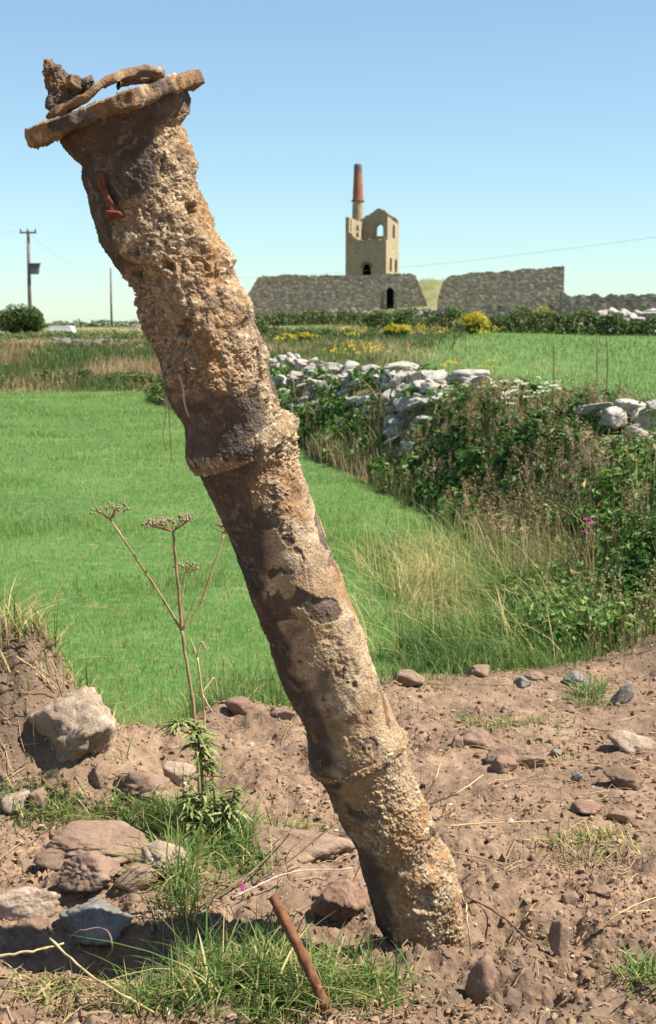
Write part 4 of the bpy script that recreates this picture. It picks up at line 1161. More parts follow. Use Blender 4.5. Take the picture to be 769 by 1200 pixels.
def bank_grass():
    A = Acc(); rng = np.random.default_rng(45)
    n = 60000; y = np.exp(rng.uniform(math.log(35.2), math.log(75), n)); x = rng.uniform(-.33, -.02, n) * y
    keep = hedge_dist(x, y) < -.5; x, y = x[keep], y[keep]; n = len(x)
    h = rng.uniform(.18, .55, n) * sstep(35, 38, y + rng.normal(0, .6, n)) * np.interp(y, [45, 60], [1, .3])
    r = np.clip(.26 + 1.0 * fbm(xyz(x * .35, y * .12), 3, 5) + rng.normal(0, .2, n), 0, 1)
    scatter_blades(A, x, y, h, .03 * np.interp(y, [35, 75], [.8, 2]) * rng.uniform(.6, 1.3, n), 2, r, .25, .25, rng=rng)
    n = 26000; y = np.exp(rng.uniform(math.log(75), math.log(215), n)); x = rng.uniform(-.3, .34, n) * y
    keep = (x / y < -.02) | (y > 98); x, y = x[keep], y[keep]; n = len(x)
    r = np.clip(.38 + .8 * fbm(xyz(x * .07, y * .07), 3, 7) + rng.normal(0, .2, n), 0, 1)
    scatter_blades(A, x, y, rng.uniform(.2, .6, n) * np.where(x / y < -.02, .35, 1), .05 * np.interp(y, [75, 215], [1, 3]) * rng.uniform(.6, 1.3, n), 1, r, .25, .25, rng=rng)
    n = 26000; y = np.exp(rng.uniform(math.log(27), math.log(98), n)); u = rng.uniform(-.09, .10, n); x = u * y
    keep = (hedge_dist(x, y) > .6) & (rng.uniform(size=n) < sstep(.075, .02, u + .02 * rng.normal(size=n)) + sstep(62, 75, y) * sstep(.10, .06, u)); x, y = x[keep], y[keep]; n = len(x)
    r = np.clip(.30 + .9 * fbm(xyz(x * .3, y * .15), 3, 8) + rng.normal(0, .2, n), 0, 1)
    scatter_blades(A, x, y, rng.uniform(.2, .55, n), .02 * np.interp(y, [27, 98], [1, 3]) * rng.uniform(.6, 1.3, n), 2, r, .3, .3, rng=rng)
    o = obj('bank_grass', A.mesh('bank_grass'), M['dry_grass']); tag(o, 'rough brownish grass on the bank and rising ground beyond the fields', 'grass', kind='stuff')
bank_grass()

# ------------------------------------------------------------------ far hedges and bushes
def leaf_cloud(path, hgt, wid, n, L, rng, seed, jag=.35):
    """leaf clumps along a line; path: ground points"""
    path = np.asarray(path, float)
    seg = np.r_[0, np.cumsum(np.linalg.norm(np.diff(path, axis=0), axis=1))]
    s = rng.uniform(0, seg[-1], n) if seg[-1] > 0 else np.zeros(n)
    P = np.stack([np.interp(s, seg, path[:, k]) for k in range(3)], 1) if seg[-1] > 0 else np.repeat(path[:1], n, 0)
    a = rng.uniform(0, math.pi, n); rr = rng.uniform(.55, 1.0, n) ** .5
    lx = np.cos(a) * rr; lz = np.sin(a) * rr
    top = 1 + jag * 1.6 * fbm(np.stack([s * 1.3 / max(hgt, .3), np.zeros(n), np.full(n, seed)], 1), 3, seed)
    C = P + np.stack([rng.normal(0, .12 * wid, n), lx * wid * .5, lz * hgt * top], 1)
    C += .22 * hgt * np.stack([fbm(C * 1.4 / hgt + 5, 2, seed), fbm(C * 1.4 / hgt + 15, 2, seed + 1), fbm(C * 1.4 / hgt + 25, 2, seed + 2)], 1)
    nr = np.stack([rng.normal(0, .6, n), lx + rng.normal(0, .5, n), lz + .4 + rng.normal(0, .5, n)], 1)
    V, F, li = leaves(C, nr, rng.uniform(.6, 1.3, n) * L, rng.uniform(.6, 1.3, n) * L * .8, rng)
    r = np.clip(.45 + .5 * fbm(C * .9 / hgt + 3, 3, seed + 7) + rng.normal(0, .16, n), 0, 1)
    return C, V, F, r[li]

rf = np.random.default_rng(51)
def scrub():
    A = Acc(); rng = np.random.default_rng(53)
    m = 900; y = np.exp(rng.uniform(math.log(36.5), math.log(100), m)); u = rng.uniform(-.32, .09, m); x = u * y
    keep = (np.abs(hedge_dist(x, y)) > .8) & (fbm(xyz(x * .2, y * .1, 3), 3, 14) > -.05) & ((u < -.075) | (u > -.07)) & ((u < -.02) | (y > 40)) & ((u < .03) | (y > 62)); x, y = x[keep], y[keep]; m = len(x)
    z = gz(x, y); R = rng.uniform(.15, .42, m) * np.interp(y, [36, 100], [.8, 1.3])
    k = 34; idx = np.repeat(np.arange(m), k); N = len(idx)
    v = rng.normal(size=(N, 3)); v /= np.linalg.norm(v, axis=1, keepdims=True); v[:, 2] = np.abs(v[:, 2])
    C = np.stack([x, y, z], 1)[idx] + v * (R[idx] * rng.uniform(.4, 1.1, N))[:, None] * np.array([1.3, 1.3, .9])
    L = rng.uniform(.09, .17, N) * np.interp(y[idx], [36, 100], [.8, 1.5])
    V, F, li = leaves(C, v + rng.normal(0, .5, (N, 3)), L, L * .7, rng)
    r = np.clip(rng.uniform(.2, .9, m)[idx] + rng.normal(0, .15, N), 0, 1); A.add(V, F, rnd=r[li])
    tag(obj('scrub', A.mesh('scrub'), M['far_leaf']), 'low olive scrub growing over the rough ground beyond the field', 'scrub', kind='stuff')
    A = Acc(); m = 34; px = rng.uniform(300, 590, m); yy = np.where(px < 460, rng.uniform(50, 95, m), rng.uniform(80, 97, m)); xx = (px - CX) / FPX * yy
    zz = gz(xx, yy); idx = np.repeat(np.arange(m), 14); N = len(idx)
    C = np.stack([xx, yy, zz + .45], 1)[idx] + rng.normal(0, 1, (N, 3)) * np.array([.22, .22, .08])
    V, F, li = leaves(C, rng.normal(0, .4, (N, 3)) + (0, -.4, 1), .10, .09, rng); A.add(V, F, rnd=rng.uniform(size=N)[li])
    tag(obj('wild_flowers', A.mesh('wild_flowers'), M['yellow_flower']), 'scattered yellow wild flowers in the rough ground below the ruins', 'flowers', kind='stuff')
scrub()
def far_hedge(label, pts, hgt, wid, n, L, seed, mat='far_leaf'):
    path = []
    for (px, Y) in pts:
        x = (px - CX) / FPX * Y; path.append((x, Y, float(gz([x], [Y])[0]) - .1))
    root = empty('hedge_row', path[0], label, 'hedge', 'far hedges')
    C, V, F, r = leaf_cloud(path, hgt, wid, n, L, rf, seed)
    obj('foliage', mesh_np('foliage', V - np.array(path[0]), F, False, {'rnd': r}), M[mat], root)
    P = np.array(path)
    s = np.linspace(0, 1, 8)
    for k in range(8):
        q = np.array([np.interp(s[k], np.linspace(0, 1, len(P)), P[:, j]) for j in range(3)])
        V, F, F3 = tube([q, q + (rf.normal(0, .15) * hgt, 0, .7 * hgt)], [.06, .02], 5, cap=False); obj('stem', mesh_np('stem', V - np.array(path[0]), F), M['twig'], root)
far_hedge('leafy green hedge at the far end of the second field', [(425, 98), (520, 96), (640, 93), (720, 90), (830, 88)], 1.35, 1.8, 15000, .17, 3)
far_hedge('green hedge in front of the long ruined wall', [(285, 122), (350, 120), (440, 118), (475, 116)], 1.1, 2.2, 7000, .2, 5)
far_hedge('narrow green hedge beside the pipe above the stone heaps', [(300, 78), (360, 78), (440, 80)], .75, 1.6, 5000, .15, 6)
far_hedge('dark distant hedge on the skyline at far left', [(-60, 205), (60, 205), (125, 200), (165, 200)], 1.0, 2.5, 4500, .25, 7)
far_hedge('low green growth at the foot of the rough left bank', [(-40, 38), (60, 38.5), (150, 38), (215, 37.5)], .45, .9, 6000, .10, 8)

def bush(name, label, px, Y, wpx, hpx, n, L, seed, blossom=0, sink=.15, cat='bush', zpx=None):
    x = (px - CX) / FPX * Y; g = float(gz([x], [Y])[0]); s = Y / FPX
    if zpx is not None: g = at_y(px, zpx, Y)[2]
    root = empty(name, (x, Y, g - .05), label, cat, 'yellow flowering bushes' if blossom else None)
    W, H = wpx * s, hpx * s; rng = np.random.default_rng(seed)
    # lobes
    nl = 9; lob = np.stack([rng.uniform(-.38, .38, nl) * W, rng.uniform(-.3, .3, nl) * W, rng.uniform(.35, .72, nl) * H], 1); lr = rng.uniform(.22, .36, nl) * min(W, H * 1.4)
    k = rng.integers(nl, size=n); v = rng.normal(size=(n, 3)); v /= np.linalg.norm(v, axis=1, keepdims=True)
    C = lob[k] + v * (lr[k] * rng.uniform(.4, 1.08, n))[:, None]; C[:, 2] = np.abs(C[:, 2])
    V, F, li = leaves(C, v + rng.normal(0, .5, (n, 3)) + (0, 0, .4), rng.uniform(.6, 1.3, n) * L, L * .7, rng)
    r = np.clip(.4 + .5 * fbm(C * 2 / max(H, .2), 2, seed) + rng.normal(0, .15, n), 0, 1)
    obj('crown', mesh_np('crown', V, F, False, {'rnd': r[li]}), M['far_leaf'], root)
    A = Acc()
    for q in range(6):
        e = lob[q % nl]; Vt, Ft, _ = tube(smooth_path([(0, 0, -.1), e * .5 + (0, 0, .1 * H), e], 6), np.linspace(.04, .012, 6) * max(H, .4), 5, cap=False); A.add(Vt, Ft)
    obj('trunk', A.mesh('trunk'), M['twig'], root)
    if blossom:
        k = rng.integers(nl, size=blossom); v = rng.normal(size=(blossom, 3)); v[:, 2] = np.abs(v[:, 2]) + .25; v[:, 1] -= .35; v /= np.linalg.norm(v, axis=1, keepdims=True)
        C = lob[k] + v * (lr[k] * rng.uniform(.95, 1.2, blossom))[:, None]
        V, F, li = leaves(C, v + rng.normal(0, .4, (blossom, 3)), L * .9, L * .85, rng)
        obj('blossom', mesh_np('blossom', V, F, False, {'rnd': rng.uniform(size=blossom)[li]}), M['yellow_flower'], root)
bush('bush', 'rounded dark bush beside the taller pole at far left', 22, 118, 62, 30, 7000, .22, 61)
bush('flowering_bush', 'largest yellow flowering bush in the far hedge, below the ruin gap', 550, 90, 34, 24, 1500, .12, 62, 900)
bush('flowering_bush', 'yellow flowering bush in the far hedge below the sheer ruin end', 632, 96, 36, 26, 1500, .12, 63, 420)
bush('flowering_bush', 'yellow flowering bush below the dark doorway of the ruined wall', 464, 82, 30, 16, 1200, .11, 64, 420)
bush('flowering_bush', 'low yellow flowering bush above the stones next to the pipe', 362, 74, 24, 13, 900, .10, 65, 220)
bush('flowering_bush', 'smallest yellow flowering bush, close to the pipe edge', 336, 72, 22, 12, 900, .10, 66, 160)

def flowering_plant(label, px, py, Y, wpx, hpx, nst, mat, seed, size, cat='flowers'):
    """thin stems carrying flat flower heads"""
    rng = np.random.default_rng(seed); s = Y / FPX
    x = (px - CX) / FPX * Y; g = float(gz_coarse(np.array([x]), np.array([Y]))[0])
    root = empty('flowering_plant', (x, Y, g), label, cat)
    A = Acc(); B = Acc()
    for k in range(nst):
        t = at_y(px + rng.uniform(-.5, .5) * wpx, py + rng.uniform(-.5, .5) * hpx, Y + rng.uniform(-.35, .35))
        b = np.array([t[0] + rng.normal(0, .05), t[1] + rng.normal(0, .05), 0]); b[2] = float(gz_coarse(b[:1], b[1:2])[0])
        if t[2] < b[2] + .06: t[2] = b[2] + .06 + rng.uniform(0, .1)
        V, F, _ = tube(smooth_path([b, (b + t) / 2 + rng.normal(0, .015, 3), t], 5), [.004, .004, .003, .003, .002], 4, cap=False); A.add(V, F)
        m = 16; c = t + rng.normal(0, 1, (m, 3)) * np.array([size, size, size * .25])
        V, F, li = leaves(c, rng.normal(0, .3, (m, 3)) + (0, -.3, 1), size * .7, size * .6, rng); B.add(V, F, rnd=rng.uniform(size=m)[li])
    obj('stems', A.mesh('stems', True, root.location), M['stem'], root)
    obj('flower_heads', B.mesh('flower_heads', False, root.location), M[mat], root)
flowering_plant('white flower heads on the hedge between the slab heap and the edge boulders', 622, 456, 12.2, 70, 34, 26, 'white_flower', 71, .022)
flowering_plant('yellow flower heads on the hedge crest behind the pale slab heap', 545, 428, 17.5, 80, 12, 14, 'yellow_flower', 72, .025)
flowering_plant('pink thistle flowers in the tall grass near the right edge', 693, 618, 8.2, 60, 26, 6, 'magenta_flower', 73, .012)

for k, (px, t, b, Y, lab) in enumerate(((649, 398, 428, 34, 'leftmost of three thin dark stakes standing in the second field'), (700, 394, 420, 36, 'middle one of three thin dark stakes standing in the second field'), (712, 394, 424, 33, 'rightmost of three thin dark stakes standing in the second field'))):
    a = at_y(px, t, Y); g = float(gz([a[0]], [Y])[0])
    o = obj('stake', tube_mesh('stake', smooth_path([(0, 0, -.1), (.02, 0, (a[2] - g) * .5), (-.01, 0, a[2] - g)], 8), np.linspace(.020, .013, 8), 7, jitter=.004), M['twig']); o.location = (a[0], Y, g)
    tag(o, lab, 'stake', 'stakes in the second field')

# ------------------------------------------------------------------ foreground: stones, clods, straw
def soil_crumbs():
    rng = np.random.default_rng(81); A = Acc()
    D, F = ico(1)
    n = 34000
    y = np.exp(rng.uniform(math.log(2.9), math.log(6.9), n)); x = rng.uniform(-.27, .27, n) * y
    cl = fbm(xyz(x * 3.2, y * 3.2, 6), 3, 9)
    keep = (soil_mask(x, y) > .5) & (rng.uniform(size=n) < .35 + 1.2 * np.clip(cl + .1, 0, 1))
    x, y = x[keep], y[keep]; n = len(x)
    s = np.clip(.0021 * (1 - rng.uniform(size=n)) ** -.55, 0, .012)
    z = gz(x, y) + s * .25
    Vd = D[None] * (1 + .35 * rng.normal(size=(n, len(D), 1))).clip(.55, 1.5)
    Vd = Vd * (s[:, None, None] * rng.uniform(.6, 1.25, (n, 1, 3)))
    V = (Vd + np.stack([x, y, z], 1)[:, None]).reshape(-1, 3)
    Fa = (np.arange(n)[:, None, None] * len(D) + F[None]).reshape(-1, 3)
    r = np.clip(rng.normal(.45, .2, n) + (rng.uniform(size=n) < .03) * .4, 0, 1)
    A.add(V, Fa, rnd=np.repeat(r, len(D)))
    o = obj('soil_crumbs', A.mesh('soil_crumbs'), M['crumb']); tag(o, 'loose crumbs and grit scattered over the dug earth', 'soil', kind='stuff')
    # straw litter lying on the earth
    A = Acc(); n = 1700
    y = np.exp(rng.uniform(math.log(2.9), math.log(6.8), n)); x = rng.uniform(-.26, .26, n) * y
    keep = (soil_mask(x, y) > .4) & (rng.uniform(size=n) < .3 + .9 * (fbm(xyz(x * 2, y * 2, 1), 2, 29) > .05)); x, y = x[keep], y[keep]
    for (tx, ty, sx, sy, m_) in ((330, 1170, 110, 28, 260), (215, 1060, 40, 50, 110), (240, 985, 60, 24, 150), (90, 1165, 90, 25, 120), (170, 955, 60, 14, 70), (690, 1000, 60, 20, 60), (40, 790, 40, 20, 40)):
        fx, fy = flat_px(rng.normal(tx, sx * .5, m_), rng.normal(ty, sy * .5, m_)); x = np.concatenate([x, fx]); y = np.concatenate([y, fy])      # dead thatch in the tufts
    n = len(x)
    L = rng.uniform(.02, .13, n); a = rng.uniform(0, 6.3, n); wv = rng.uniform(.0012, .0032, n)
    t = np.linspace(-.5, .5, 4)
    lx = x[:, None] + (np.cos(a) * L)[:, None] * t; ly = y[:, None] + (np.sin(a) * L)[:, None] * t
    ez = gz(np.concatenate([lx[:, 0], lx[:, 3], lx[:, 1]]), np.concatenate([ly[:, 0], ly[:, 3], ly[:, 1]])).reshape(3, n)
    kz = rng.normal(0, .006, n)
    for q in range(n):
        pz = np.array([ez[0, q], max(ez[2, q], (ez[0, q] * 2 + ez[1, q]) / 3), (ez[0, q] + 2 * ez[1, q]) / 3 + abs(kz[q]), ez[1, q]]) + .006
        V, F4, _ = tube(np.stack([lx[q], ly[q] + np.array([0, 1, -1, 0]) * kz[q], pz], 1), wv[q] * .6, 4, cap=False); A.add(V, F4, rnd=rng.uniform(.5, 1))
    o = obj('straw_litter', A.mesh('straw_litter'), M['dry_grass']); tag(o, 'bits of dry straw littering the dug earth', 'straw', kind='stuff')
soil_crumbs()

STONES = [  # px, py of the base, width and height in photo pixels, depth ratio, sunk share, tilt, material, label
 (84, 905, 136, 140, .9, .46, 0.2, 'caked_stone', 'large pale crusted boulder in the right flank of the earth mound'),
 (112, 1024, 150, 40, .55, .20, 0.06, 'pink_stone', 'long flat pinkish stone lying left of the leafy plant'),
 (112, 1064, 84, 44, .8, .25, 0.1, 'pink_stone', 'angular pink stone in front of the long flat stone'),
 (162, 1068, 54, 44, .8, .25, -.1, 'pink_stone', 'blocky pinkish stone touching the pale rounded stone'),
 (196, 1050, 62, 52, .8, .30, .1, 'pale_stone', 'pale rounded stone beside the tall green tuft'),
 (22, 1082, 96, 44, .35, .25, -.35, 'pale_stone', 'long pale wedge of stone at the left edge'),
 (105, 1118, 96, 52, .9, .35, 0, 'slate', 'broad stone lying in the pipe shadow at the left'),
 (345, 1014, 165, 60, .8, .58, .05, 'pink_stone', 'broad flat slab lying just behind the pipe foot'),
 (398, 1092, 66, 62, .9, .30, .2, 'brown_stone', 'dark block wedged in the shadow against the pipe foot'),
 (566, 1170, 38, 56, .8, .15, .25, 'brown_stone', 'upright reddish brown stone in front of the pipe foot'),
 (658, 1132, 30, 58, .7, .20, -.15, 'pink_stone', 'upright pink stone right of the hollow by the pipe'),
 (560, 884, 44, 24, .8, .25, .1, 'pink_stone', 'rounded stone at the left end of the row on the bare earth'),
 (612, 906, 84, 34, .7, .30, -.12, 'pink_stone', 'longest stone of the row on the bare earth'),
 (592, 912, 34, 22, .8, .25, 0, 'brown_stone', 'small brown stone under the longest stone of the row'),
 (538, 884, 24, 18, .8, .3, 0, 'pink_stone', 'small stone just left of the stone row'),
 (652, 889, 22, 11, .7, .1, -.2, 'slate', 'small white slate at the right end of the stone row'),
 (676, 922, 15, 20, .5, .2, .5, 'slate', 'small upright grey slate below the stone row'),
 (734, 930, 50, 24, .8, .25, 0, 'clod', 'dark clod near the right edge level with the upright slate'),
 (690, 958, 40, 16, .8, .25, 0, 'brown_stone', 'flat brown stone left of a paler flat stone near the right edge'),
 (730, 964, 44, 15, .7, .25, 0, 'pink_stone', 'flat pinkish stone near the right edge below the dark clod'),
 (742, 886, 60, 34, .7, .45, .1, 'pale_stone', 'pale slab of earthy stone at the right edge'),
 (562, 800, 30, 18, .8, .3, 0, 'pink_stone', 'pinkish stone at the grass seam right of the pipe'),
 (626, 800, 34, 13, .8, .3, 0, 'pink_stone', 'flat stone at the grass seam below the hedge foot'),
 (612, 812, 22, 16, .8, .3, 0, 'slate', 'small dark slate at the grass seam'),
 (732, 836, 22, 34, .6, .25, .5, 'slate', 'leaning grey slate near the right edge by the hedge foot'),
 (676, 812, 40, 20, .8, .3, .2, 'slate', 'grey slate lying below the hedge foot'),
 (668, 1062, 22, 18, .8, .25, 0, 'pink_stone', 'small pink stone on the open earth right of the upright pink stone'),
 (704, 1058, 28, 14, .8, .25, 0, 'brown_stone', 'small brown stone on the open earth toward the right edge'),
 (18, 958, 32, 24, .8, .3, 0, 'pale_stone', 'small pale stone at the left edge below the mound'),
 (44, 962, 22, 34, .8, .3, 0, 'pink_stone', 'upright pinkish stone below the mound'),
 (118, 932, 34, 38, .8, .3, 0, 'pink_stone', 'pink stone tucked under the large pale boulder'),
 (168, 948, 92, 50, .8, .40, .1, 'pink_stone', 'broad pink stone between the boulder and the leafy plant'),
 (210, 930, 44, 30, .8, .35, 0, 'pale_stone', 'pale stone close behind the leafy plant'),
 (480, 812, 46, 20, .8, .35, 0, 'pink_stone', 'pinkish lump of earth-covered stone at the seam by the pipe'),
 (280, 850, 40, 22, .8, .35, 0, 'brown_stone', 'brown stone at the seam left of the pipe'),
 (330, 856, 34, 20, .8, .35, 0, 'pink_stone', 'pink stone at the seam against the left of the pipe'),
 (498, 884, 34, 20, .8, .35, 0, 'brown_stone', 'brown stone just right of the lower pipe joint'),
]
for q, (px, py, wd, ht, dr, sink, tilt, mat, label) in enumerate(STONES):
    g = ground_at(px, py - ht * .22); s = np.linalg.norm(g - np.array([0, 0, CAM_H])) / FPX
    W, H = wd * s, ht * s * 1.08
    V, F = stone_verts((W, W * dr, H), 700 + q, 5 if wd > 60 else 4, 11 + q % 5, .07)
    V = rot(V, 0, tilt, 0)
    o = obj('stone', mesh_np('stone', V, F, True), M[mat]); o.location = (g[0], g[1] + W * dr * .12, g[2] + H * (.5 - sink))
    o['label'] = label; o['category'] = 'stone'; o['group'] = 'loose stones on the dug earth'

def sprig(name, pts, r0, r1, mat, label, cat, n=16, group='dry stalks on the earth'):
    P = smooth_path(pts, n)
    o = obj(name, tube_mesh(name, P - P[0], np.linspace(r0, r1, n) * .68, 7, jitter=.003, seed=len(pts)), M[mat]); o.location = P[0]
    tag(o, label, cat, group)
def gp(px, py, up=.012):
    g = ground_at(px, py); g[2] += up; return g
sprig('dry_stalk', [gp(504, 952), at_y(535, 930, 4.45), at_y(566, 908, 4.55)], .006, .003, 'straw', 'thick pale straw stalk angled up right of the pipe', 'stalk')
sprig('dry_stalk', [gp(499, 942), at_y(508, 918, 4.5), at_y(517, 895, 4.55)], .004, .002, 'straw', 'short upright straw touching the right side of the pipe', 'stalk')
sprig('dry_stalk', [gp(520, 985), gp(580, 984, .03), gp(642, 976, .04)], .0045, .002, 'straw', 'pale straw lying level to the right of the pipe', 'stalk')
sprig('dry_stalk', [gp(528, 1002), gp(560, 1008, .03), gp(604, 1018)], .004, .002, 'straw', 'pale straw sloping down to the right of the pipe foot', 'stalk')
sprig('twig', [gp(546, 1058, .03), gp(584, 1088, .06), gp(622, 1118, .02)], .0055, .004, 'twig', 'brown stick bridging the hollow right of the pipe foot', 'stick')
sprig('dry_stalk', [at_y(546, 1058, 3.52), at_y(549, 1085, 3.45), gp(553, 1124)], .003, .003, 'straw', 'thin straw hanging down the right side of the pipe foot', 'stalk')
sprig('dry_stalk', [at_y(-20, 1124, 3.3), at_y(35, 1115, 3.3), at_y(75, 1106, 3.32)], .0055, .004, 'straw', 'thick straw crossing the pipe shadow at the left edge', 'stalk')
sprig('dry_stalk', [at_y(58, 1100, 3.34), at_y(110, 1145, 3.18), gp(182, 1212)], .0045, .004, 'straw', 'long straw running down to the bottom edge at the left', 'stalk')
sprig('dry_stalk', [gp(118, 1150), at_y(131, 1110, 3.35), at_y(124, 1090, 3.4), at_y(98, 1090, 3.4), at_y(80, 1100, 3.42)], .0045, .0025, 'twig', 'hooked brown stem arching out of the pipe shadow', 'stalk', 24)
sprig('twig', [gp(232, 1078), gp(300, 1040, .05), at_y(362, 948, 4.2)], .005, .003, 'twig', 'brown stick pointing at the lower pipe joint', 'stick')
sprig('twig', [gp(300, 1042), at_y(350, 1000, 4.0), at_y(396, 962, 4.05)], .004, .003, 'twig', 'straight brown stick ending against the pipe', 'stick')
sprig('twig', [gp(272, 1068, .03), gp(340, 1052, .05), gp(412, 1036, .04)], .004, .0025, 'grey_twig', 'pale grey twig lying in the shadow left of the pipe foot', 'stick')
sprig('twig', [gp(20, 1128, .02), gp(52, 1150, .02), gp(86, 1172, .02)], .006, .005, 'twig', 'dark root lying at the bottom left', 'root')
sprig('dry_stalk', [gp(700, 1105), gp(735, 1098, .04), gp(775, 1075, .07)], .003, .002, 'straw', 'pale straw at the right edge in the lower corner', 'stalk')
sprig('dry_stalk', [gp(690, 862, .03), gp(730, 868, .03), gp(780, 872, .03)], .004, .003, 'twig', 'thin dark stick lying at the right edge by the pale slab', 'stick')
sprig('dry_stalk', [gp(20, 795, .03), gp(46, 812, .03), gp(66, 824, .02)], .004, .003, 'straw', 'pale straw lying on the left mound', 'stalk')

# iron rod pushed into the turf at the bottom
b = ground_at(384, 1206); t = at_y(319, 1050, b[1] + .10)
P = smooth_path([b - (t - b) * .25, b, (b + t) / 2 + (.004, 0, 0), t], 40)
rod = empty('iron_rod', b, 'short rusty iron rod stuck slanting in the foreground grass', 'rod')
obj('shaft', tube_mesh('shaft', P - b, np.interp(np.arange(40), [0, 36, 39], [.0135, .0125, .0118]), 16, jitter=.0022, seed=3), M['rust_rod'], rod)

# ------------------------------------------------------------------ foreground plants
def turf():
    rng = np.random.default_rng(91); A = Acc()
    spots = [  # px, py, spread px x/y, count, height, dry share
        (340, 1175, 95, 28, 1300, .13, .35), (250, 1170, 60, 30, 800, .14, .25), (430, 1178, 45, 16, 300, .10, .35), (300, 1120, 60, 26, 420, .13, .3),
        (215, 1040, 22, 36, 520, .17, .25), (245, 985, 50, 26, 1100, .13, .15), (180, 962, 60, 14, 800, .10, .25), (60, 965, 60, 12, 700, .08, .3), (285, 1005, 30, 30, 500, .10, .2),
        (330, 985, 40, 12, 300, .09, .4), (590, 850, 60, 9, 420, .05, .4), (690, 990, 60, 16, 360, .06, .55), (755, 1150, 24, 14, 200, .08, .3), (25, 735, 34, 18, 420, .20, .7),
        (690, 822, 26, 12, 260, .10, .15), (110, 770, 40, 14, 200, .12, .6), (170, 1190, 40, 14, 260, .09, .4), (60, 1180, 60, 16, 160, .08, .75), (640, 880, 60, 30, 160, .05, .5)]
    for (px, py, sx, sy, n, h, dry) in spots:
        u = rng.normal(px, sx * .55, n); v = rng.normal(py, sy * .55, n)
        if py < 780:     # on the mound
            x = rng.normal(-1.1 if px < 60 else -.93, .12, n); y = rng.normal(5.0, .12, n)
        else: x, y = flat_px(u, v)
        hh = h * rng.uniform(.3, 1.0, n) * (1 + .6 * (rng.uniform(size=n) < .12))
        r = np.clip(np.where(rng.uniform(size=n) < dry, rng.normal(.85, .1, n), rng.normal(.32, .18, n)), 0, 1)
        scatter_blades(A, x, y, hh, .0054 * rng.uniform(.4, 1.5, n), 5, r, .5, .8, rng=rng)
    o = obj('turf', A.mesh('turf'), M['long_grass']); tag(o, 'tufts of green and straw grass growing from the dug earth', 'grass', kind='stuff')
turf()

def umbellifer():
    g = ground_at(236, 965); Y = g[1]; rng = np.random.default_rng(95)
    root = empty('dry_umbellifer', g, 'tall dead umbellifer with branching brown stems and flat seed heads', 'plant')
    q = lambda px, py, dy=0: at_y(px, py, Y + dy) - g
    obj('stem', tube_mesh('stem', smooth_path([(0, 0, -.02), q(229, 850), q(221, 790), q(213, 739)], 24), np.linspace(.0068, .005, 24), 9, jitter=.002), M['stem'], root)
    br = [([q(213, 739), q(190, 700, .01), q(160, 655, .03), q(129, 608, .05)], .0052), ([q(213, 739), q(209, 690, -.02), q(205, 650, -.03), q(203, 623, -.04)], .0062),
          ([q(213, 739), q(232, 715, .03), q(250, 665, .05), q(263, 626, .07)], .0048), ([q(214, 735), q(214, 700, .02), q(217, 672, .04)], .003), ([q(216, 735), q(224, 712, .01), q(234, 690, .02)], .0025)]
    for P, r in br:
        obj('branch', tube_mesh('branch', smooth_path(P, 22), np.linspace(r, r * .7, 22) * .85, 8, jitter=.0018), M['stem'], root)
    def umbel(c, ang, wpx, hpx, n, dens):
        A = Acc(); B = Acc(); s = Y / FPX
        for k in range(n):
            a = rng.uniform(0, 6.28); rr = math.sqrt(rng.uniform(.03, 1))
            e = np.array([math.cos(a) * rr * wpx * .5 * s, math.sin(a) * rr * wpx * .35 * s, hpx * s * (1.0 - .25 * rr * rr) + .0])
            e = rot(e[None], 0, ang, 0)[0] + rng.normal(0, .003, 3)
            V, F, _ = tube(smooth_path([c, c + e * .5 + (0, 0, -.002), c + e], 6), [.0015] * 6, 5, cap=False); A.add(V, F)
            for m in range(dens):
                D, Fi = ico(1); w = rng.uniform(.0028, .0050)
                B.add(D * np.array([w, w, w * rng.uniform(.8, 1.6)]) + c + e + rng.normal(0, 1, 3) * np.array([.008, .008, .004]), Fi)
        o = obj('umbel', A.mesh('umbel', True), M['stem'], root)
        tag(obj('seeds', B.mesh('seeds', True), M['seed'], o), kind='stuff')
    umbel(q(203, 623, -.04), -.08, 68, 16, 28, 6)
    umbel(q(129, 608, .05), -.1, 46, 14, 16, 3)
    umbel(q(217, 672, .04), .1, 36, 12, 10, 2)
    umbel(q(263, 626, .07), .1, 24, 10, 10, 3)
    g2 = ground_at(242, 960)
    root2 = empty('dead_plant', g2, 'thin broken straw-coloured stem beside the tall umbellifer', 'plant')
    q = lambda px, py, dy=0: at_y(px, py, g2[1] + dy) - g2
    obj('stem', tube_mesh('stem', smooth_path([(0, 0, -.02), q(240, 850), q(237, 812), q(231, 770)], 18), .0036, 7, jitter=.001), M['straw'], root2)
    for P in ([q(237, 812), q(246, 800, .02), q(252, 795, .03), q(256, 820, .04)], [q(231, 770), q(226, 756), q(223, 748)], [q(231, 770), q(236, 752), q(242, 762)], [q(238, 815), q(246, 830), q(253, 838, .02)]):
        obj('branch', tube_mesh('branch', smooth_path(P, 12), np.linspace(.0028, .0018, 12), 6), M['straw'], root2)
umbellifer()

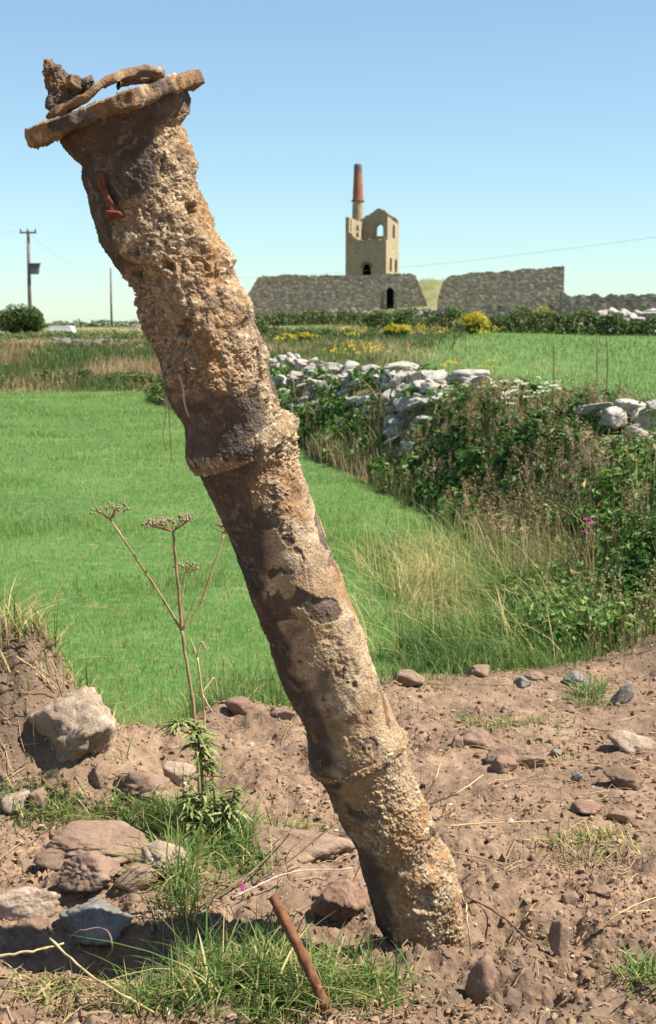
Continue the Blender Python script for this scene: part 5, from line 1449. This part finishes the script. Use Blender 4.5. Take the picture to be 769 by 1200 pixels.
def leafy_plant():
    rng = np.random.default_rng(97); g = ground_at(240, 985); Y = g[1]
    root = empty('leafy_plant', g, 'green thistle-like leafy plant with a nodding tip behind the stones', 'plant')
    def stem(pts, r, nleaf, L, name='stem'):
        P = smooth_path([np.array(at_y(*p)) - g if len(p) == 3 and p[0] > 5 else np.array(p) for p in pts], 30)
        o = obj(name, tube_mesh(name, P, np.linspace(r, r * .5, 30), 7), M['thistle'], root)
        o.data.attributes.new('rnd', 'FLOAT', 'POINT').data.foreach_set('value', np.full(len(o.data.vertices), .5, np.float32))
        A = Acc()
        for k in range(nleaf):
            t = rng.uniform(.05, 1); i = int(t * 29); p = P[i]
            a = rng.uniform(0, 6.28); up = rng.uniform(-.15, .75); l = L * rng.uniform(.6, 1.2) * (1.1 - .45 * t)
            d = np.array([math.cos(a), math.sin(a), up]); d /= np.linalg.norm(d); sd = np.cross(d, (0, 0, 1)); sd /= np.linalg.norm(sd); nn = np.cross(sd, d)
            m = 9; rows = []
            for j in range(m):      # a wavy, toothed leaf that droops
                tt = j / (m - 1); w = l * .14 * math.sin(math.pi * min(1, tt * .92 + .08)) * (1.0 if j % 2 else .55)
                c = p + d * l * tt - np.array([0, 0, 1]) * l * .45 * tt * tt
                rows += [c - sd * w + nn * w * .5, c, c + sd * w + nn * w * .5]
            F = [(3 * j + e, 3 * j + e + 1, 3 * j + e + 4, 3 * j + e + 3) for j in range(m - 1) for e in (0, 1)]
            A.add(np.array(rows), np.array(F), rnd=np.clip(rng.normal(.55, .3), 0, 1))
        obj('leaves', A.mesh('leaves', True), M['thistle'], o)
    stem([(0, 0, -.01), (238, 930, Y), (234, 880, Y), (226, 852, Y), (208, 848, Y - .02), (202, 862, Y - .03)], .006, 150, .075)
    stem([(0.03, .02, -.01), (252, 940, Y + .03), (246, 890, Y + .03), (240, 856, Y + .03)], .005, 120, .075)
    stem([(-.04, -.02, -.01), (226, 960, Y - .03), (222, 930, Y - .03)], .004, 110, .085)
    stem([(.06, -.03, -.01), (268, 960, Y - .03), (276, 920, Y - .02)], .004, 80, .085)
leafy_plant()

def small_flower():
    g = ground_at(283, 1056); rng = np.random.default_rng(99)
    root = empty('pink_flower', g, 'single small pink flower among the twigs left of the pipe', 'flower')
    obj('stem', tube_mesh('stem', smooth_path([(0, 0, -.01), (.004, 0, .02), (.0, -.005, .04)], 8), .0015, 6), M['thistle'], root).data.attributes.new('rnd', 'FLOAT', 'POINT')
    n = 16; v = rng.normal(size=(n, 3)); v[:, 2] = np.abs(v[:, 2]) + .2; v /= np.linalg.norm(v, axis=1, keepdims=True)
    V, F, li = leaves(np.array([0, -.005, .042]) + v * .008, v, .014, .010, rng)
    obj('petals', mesh_np('petals', V, F, False, {'rnd': rng.uniform(size=n)[li]}), M['magenta_flower'], root)
small_flower()
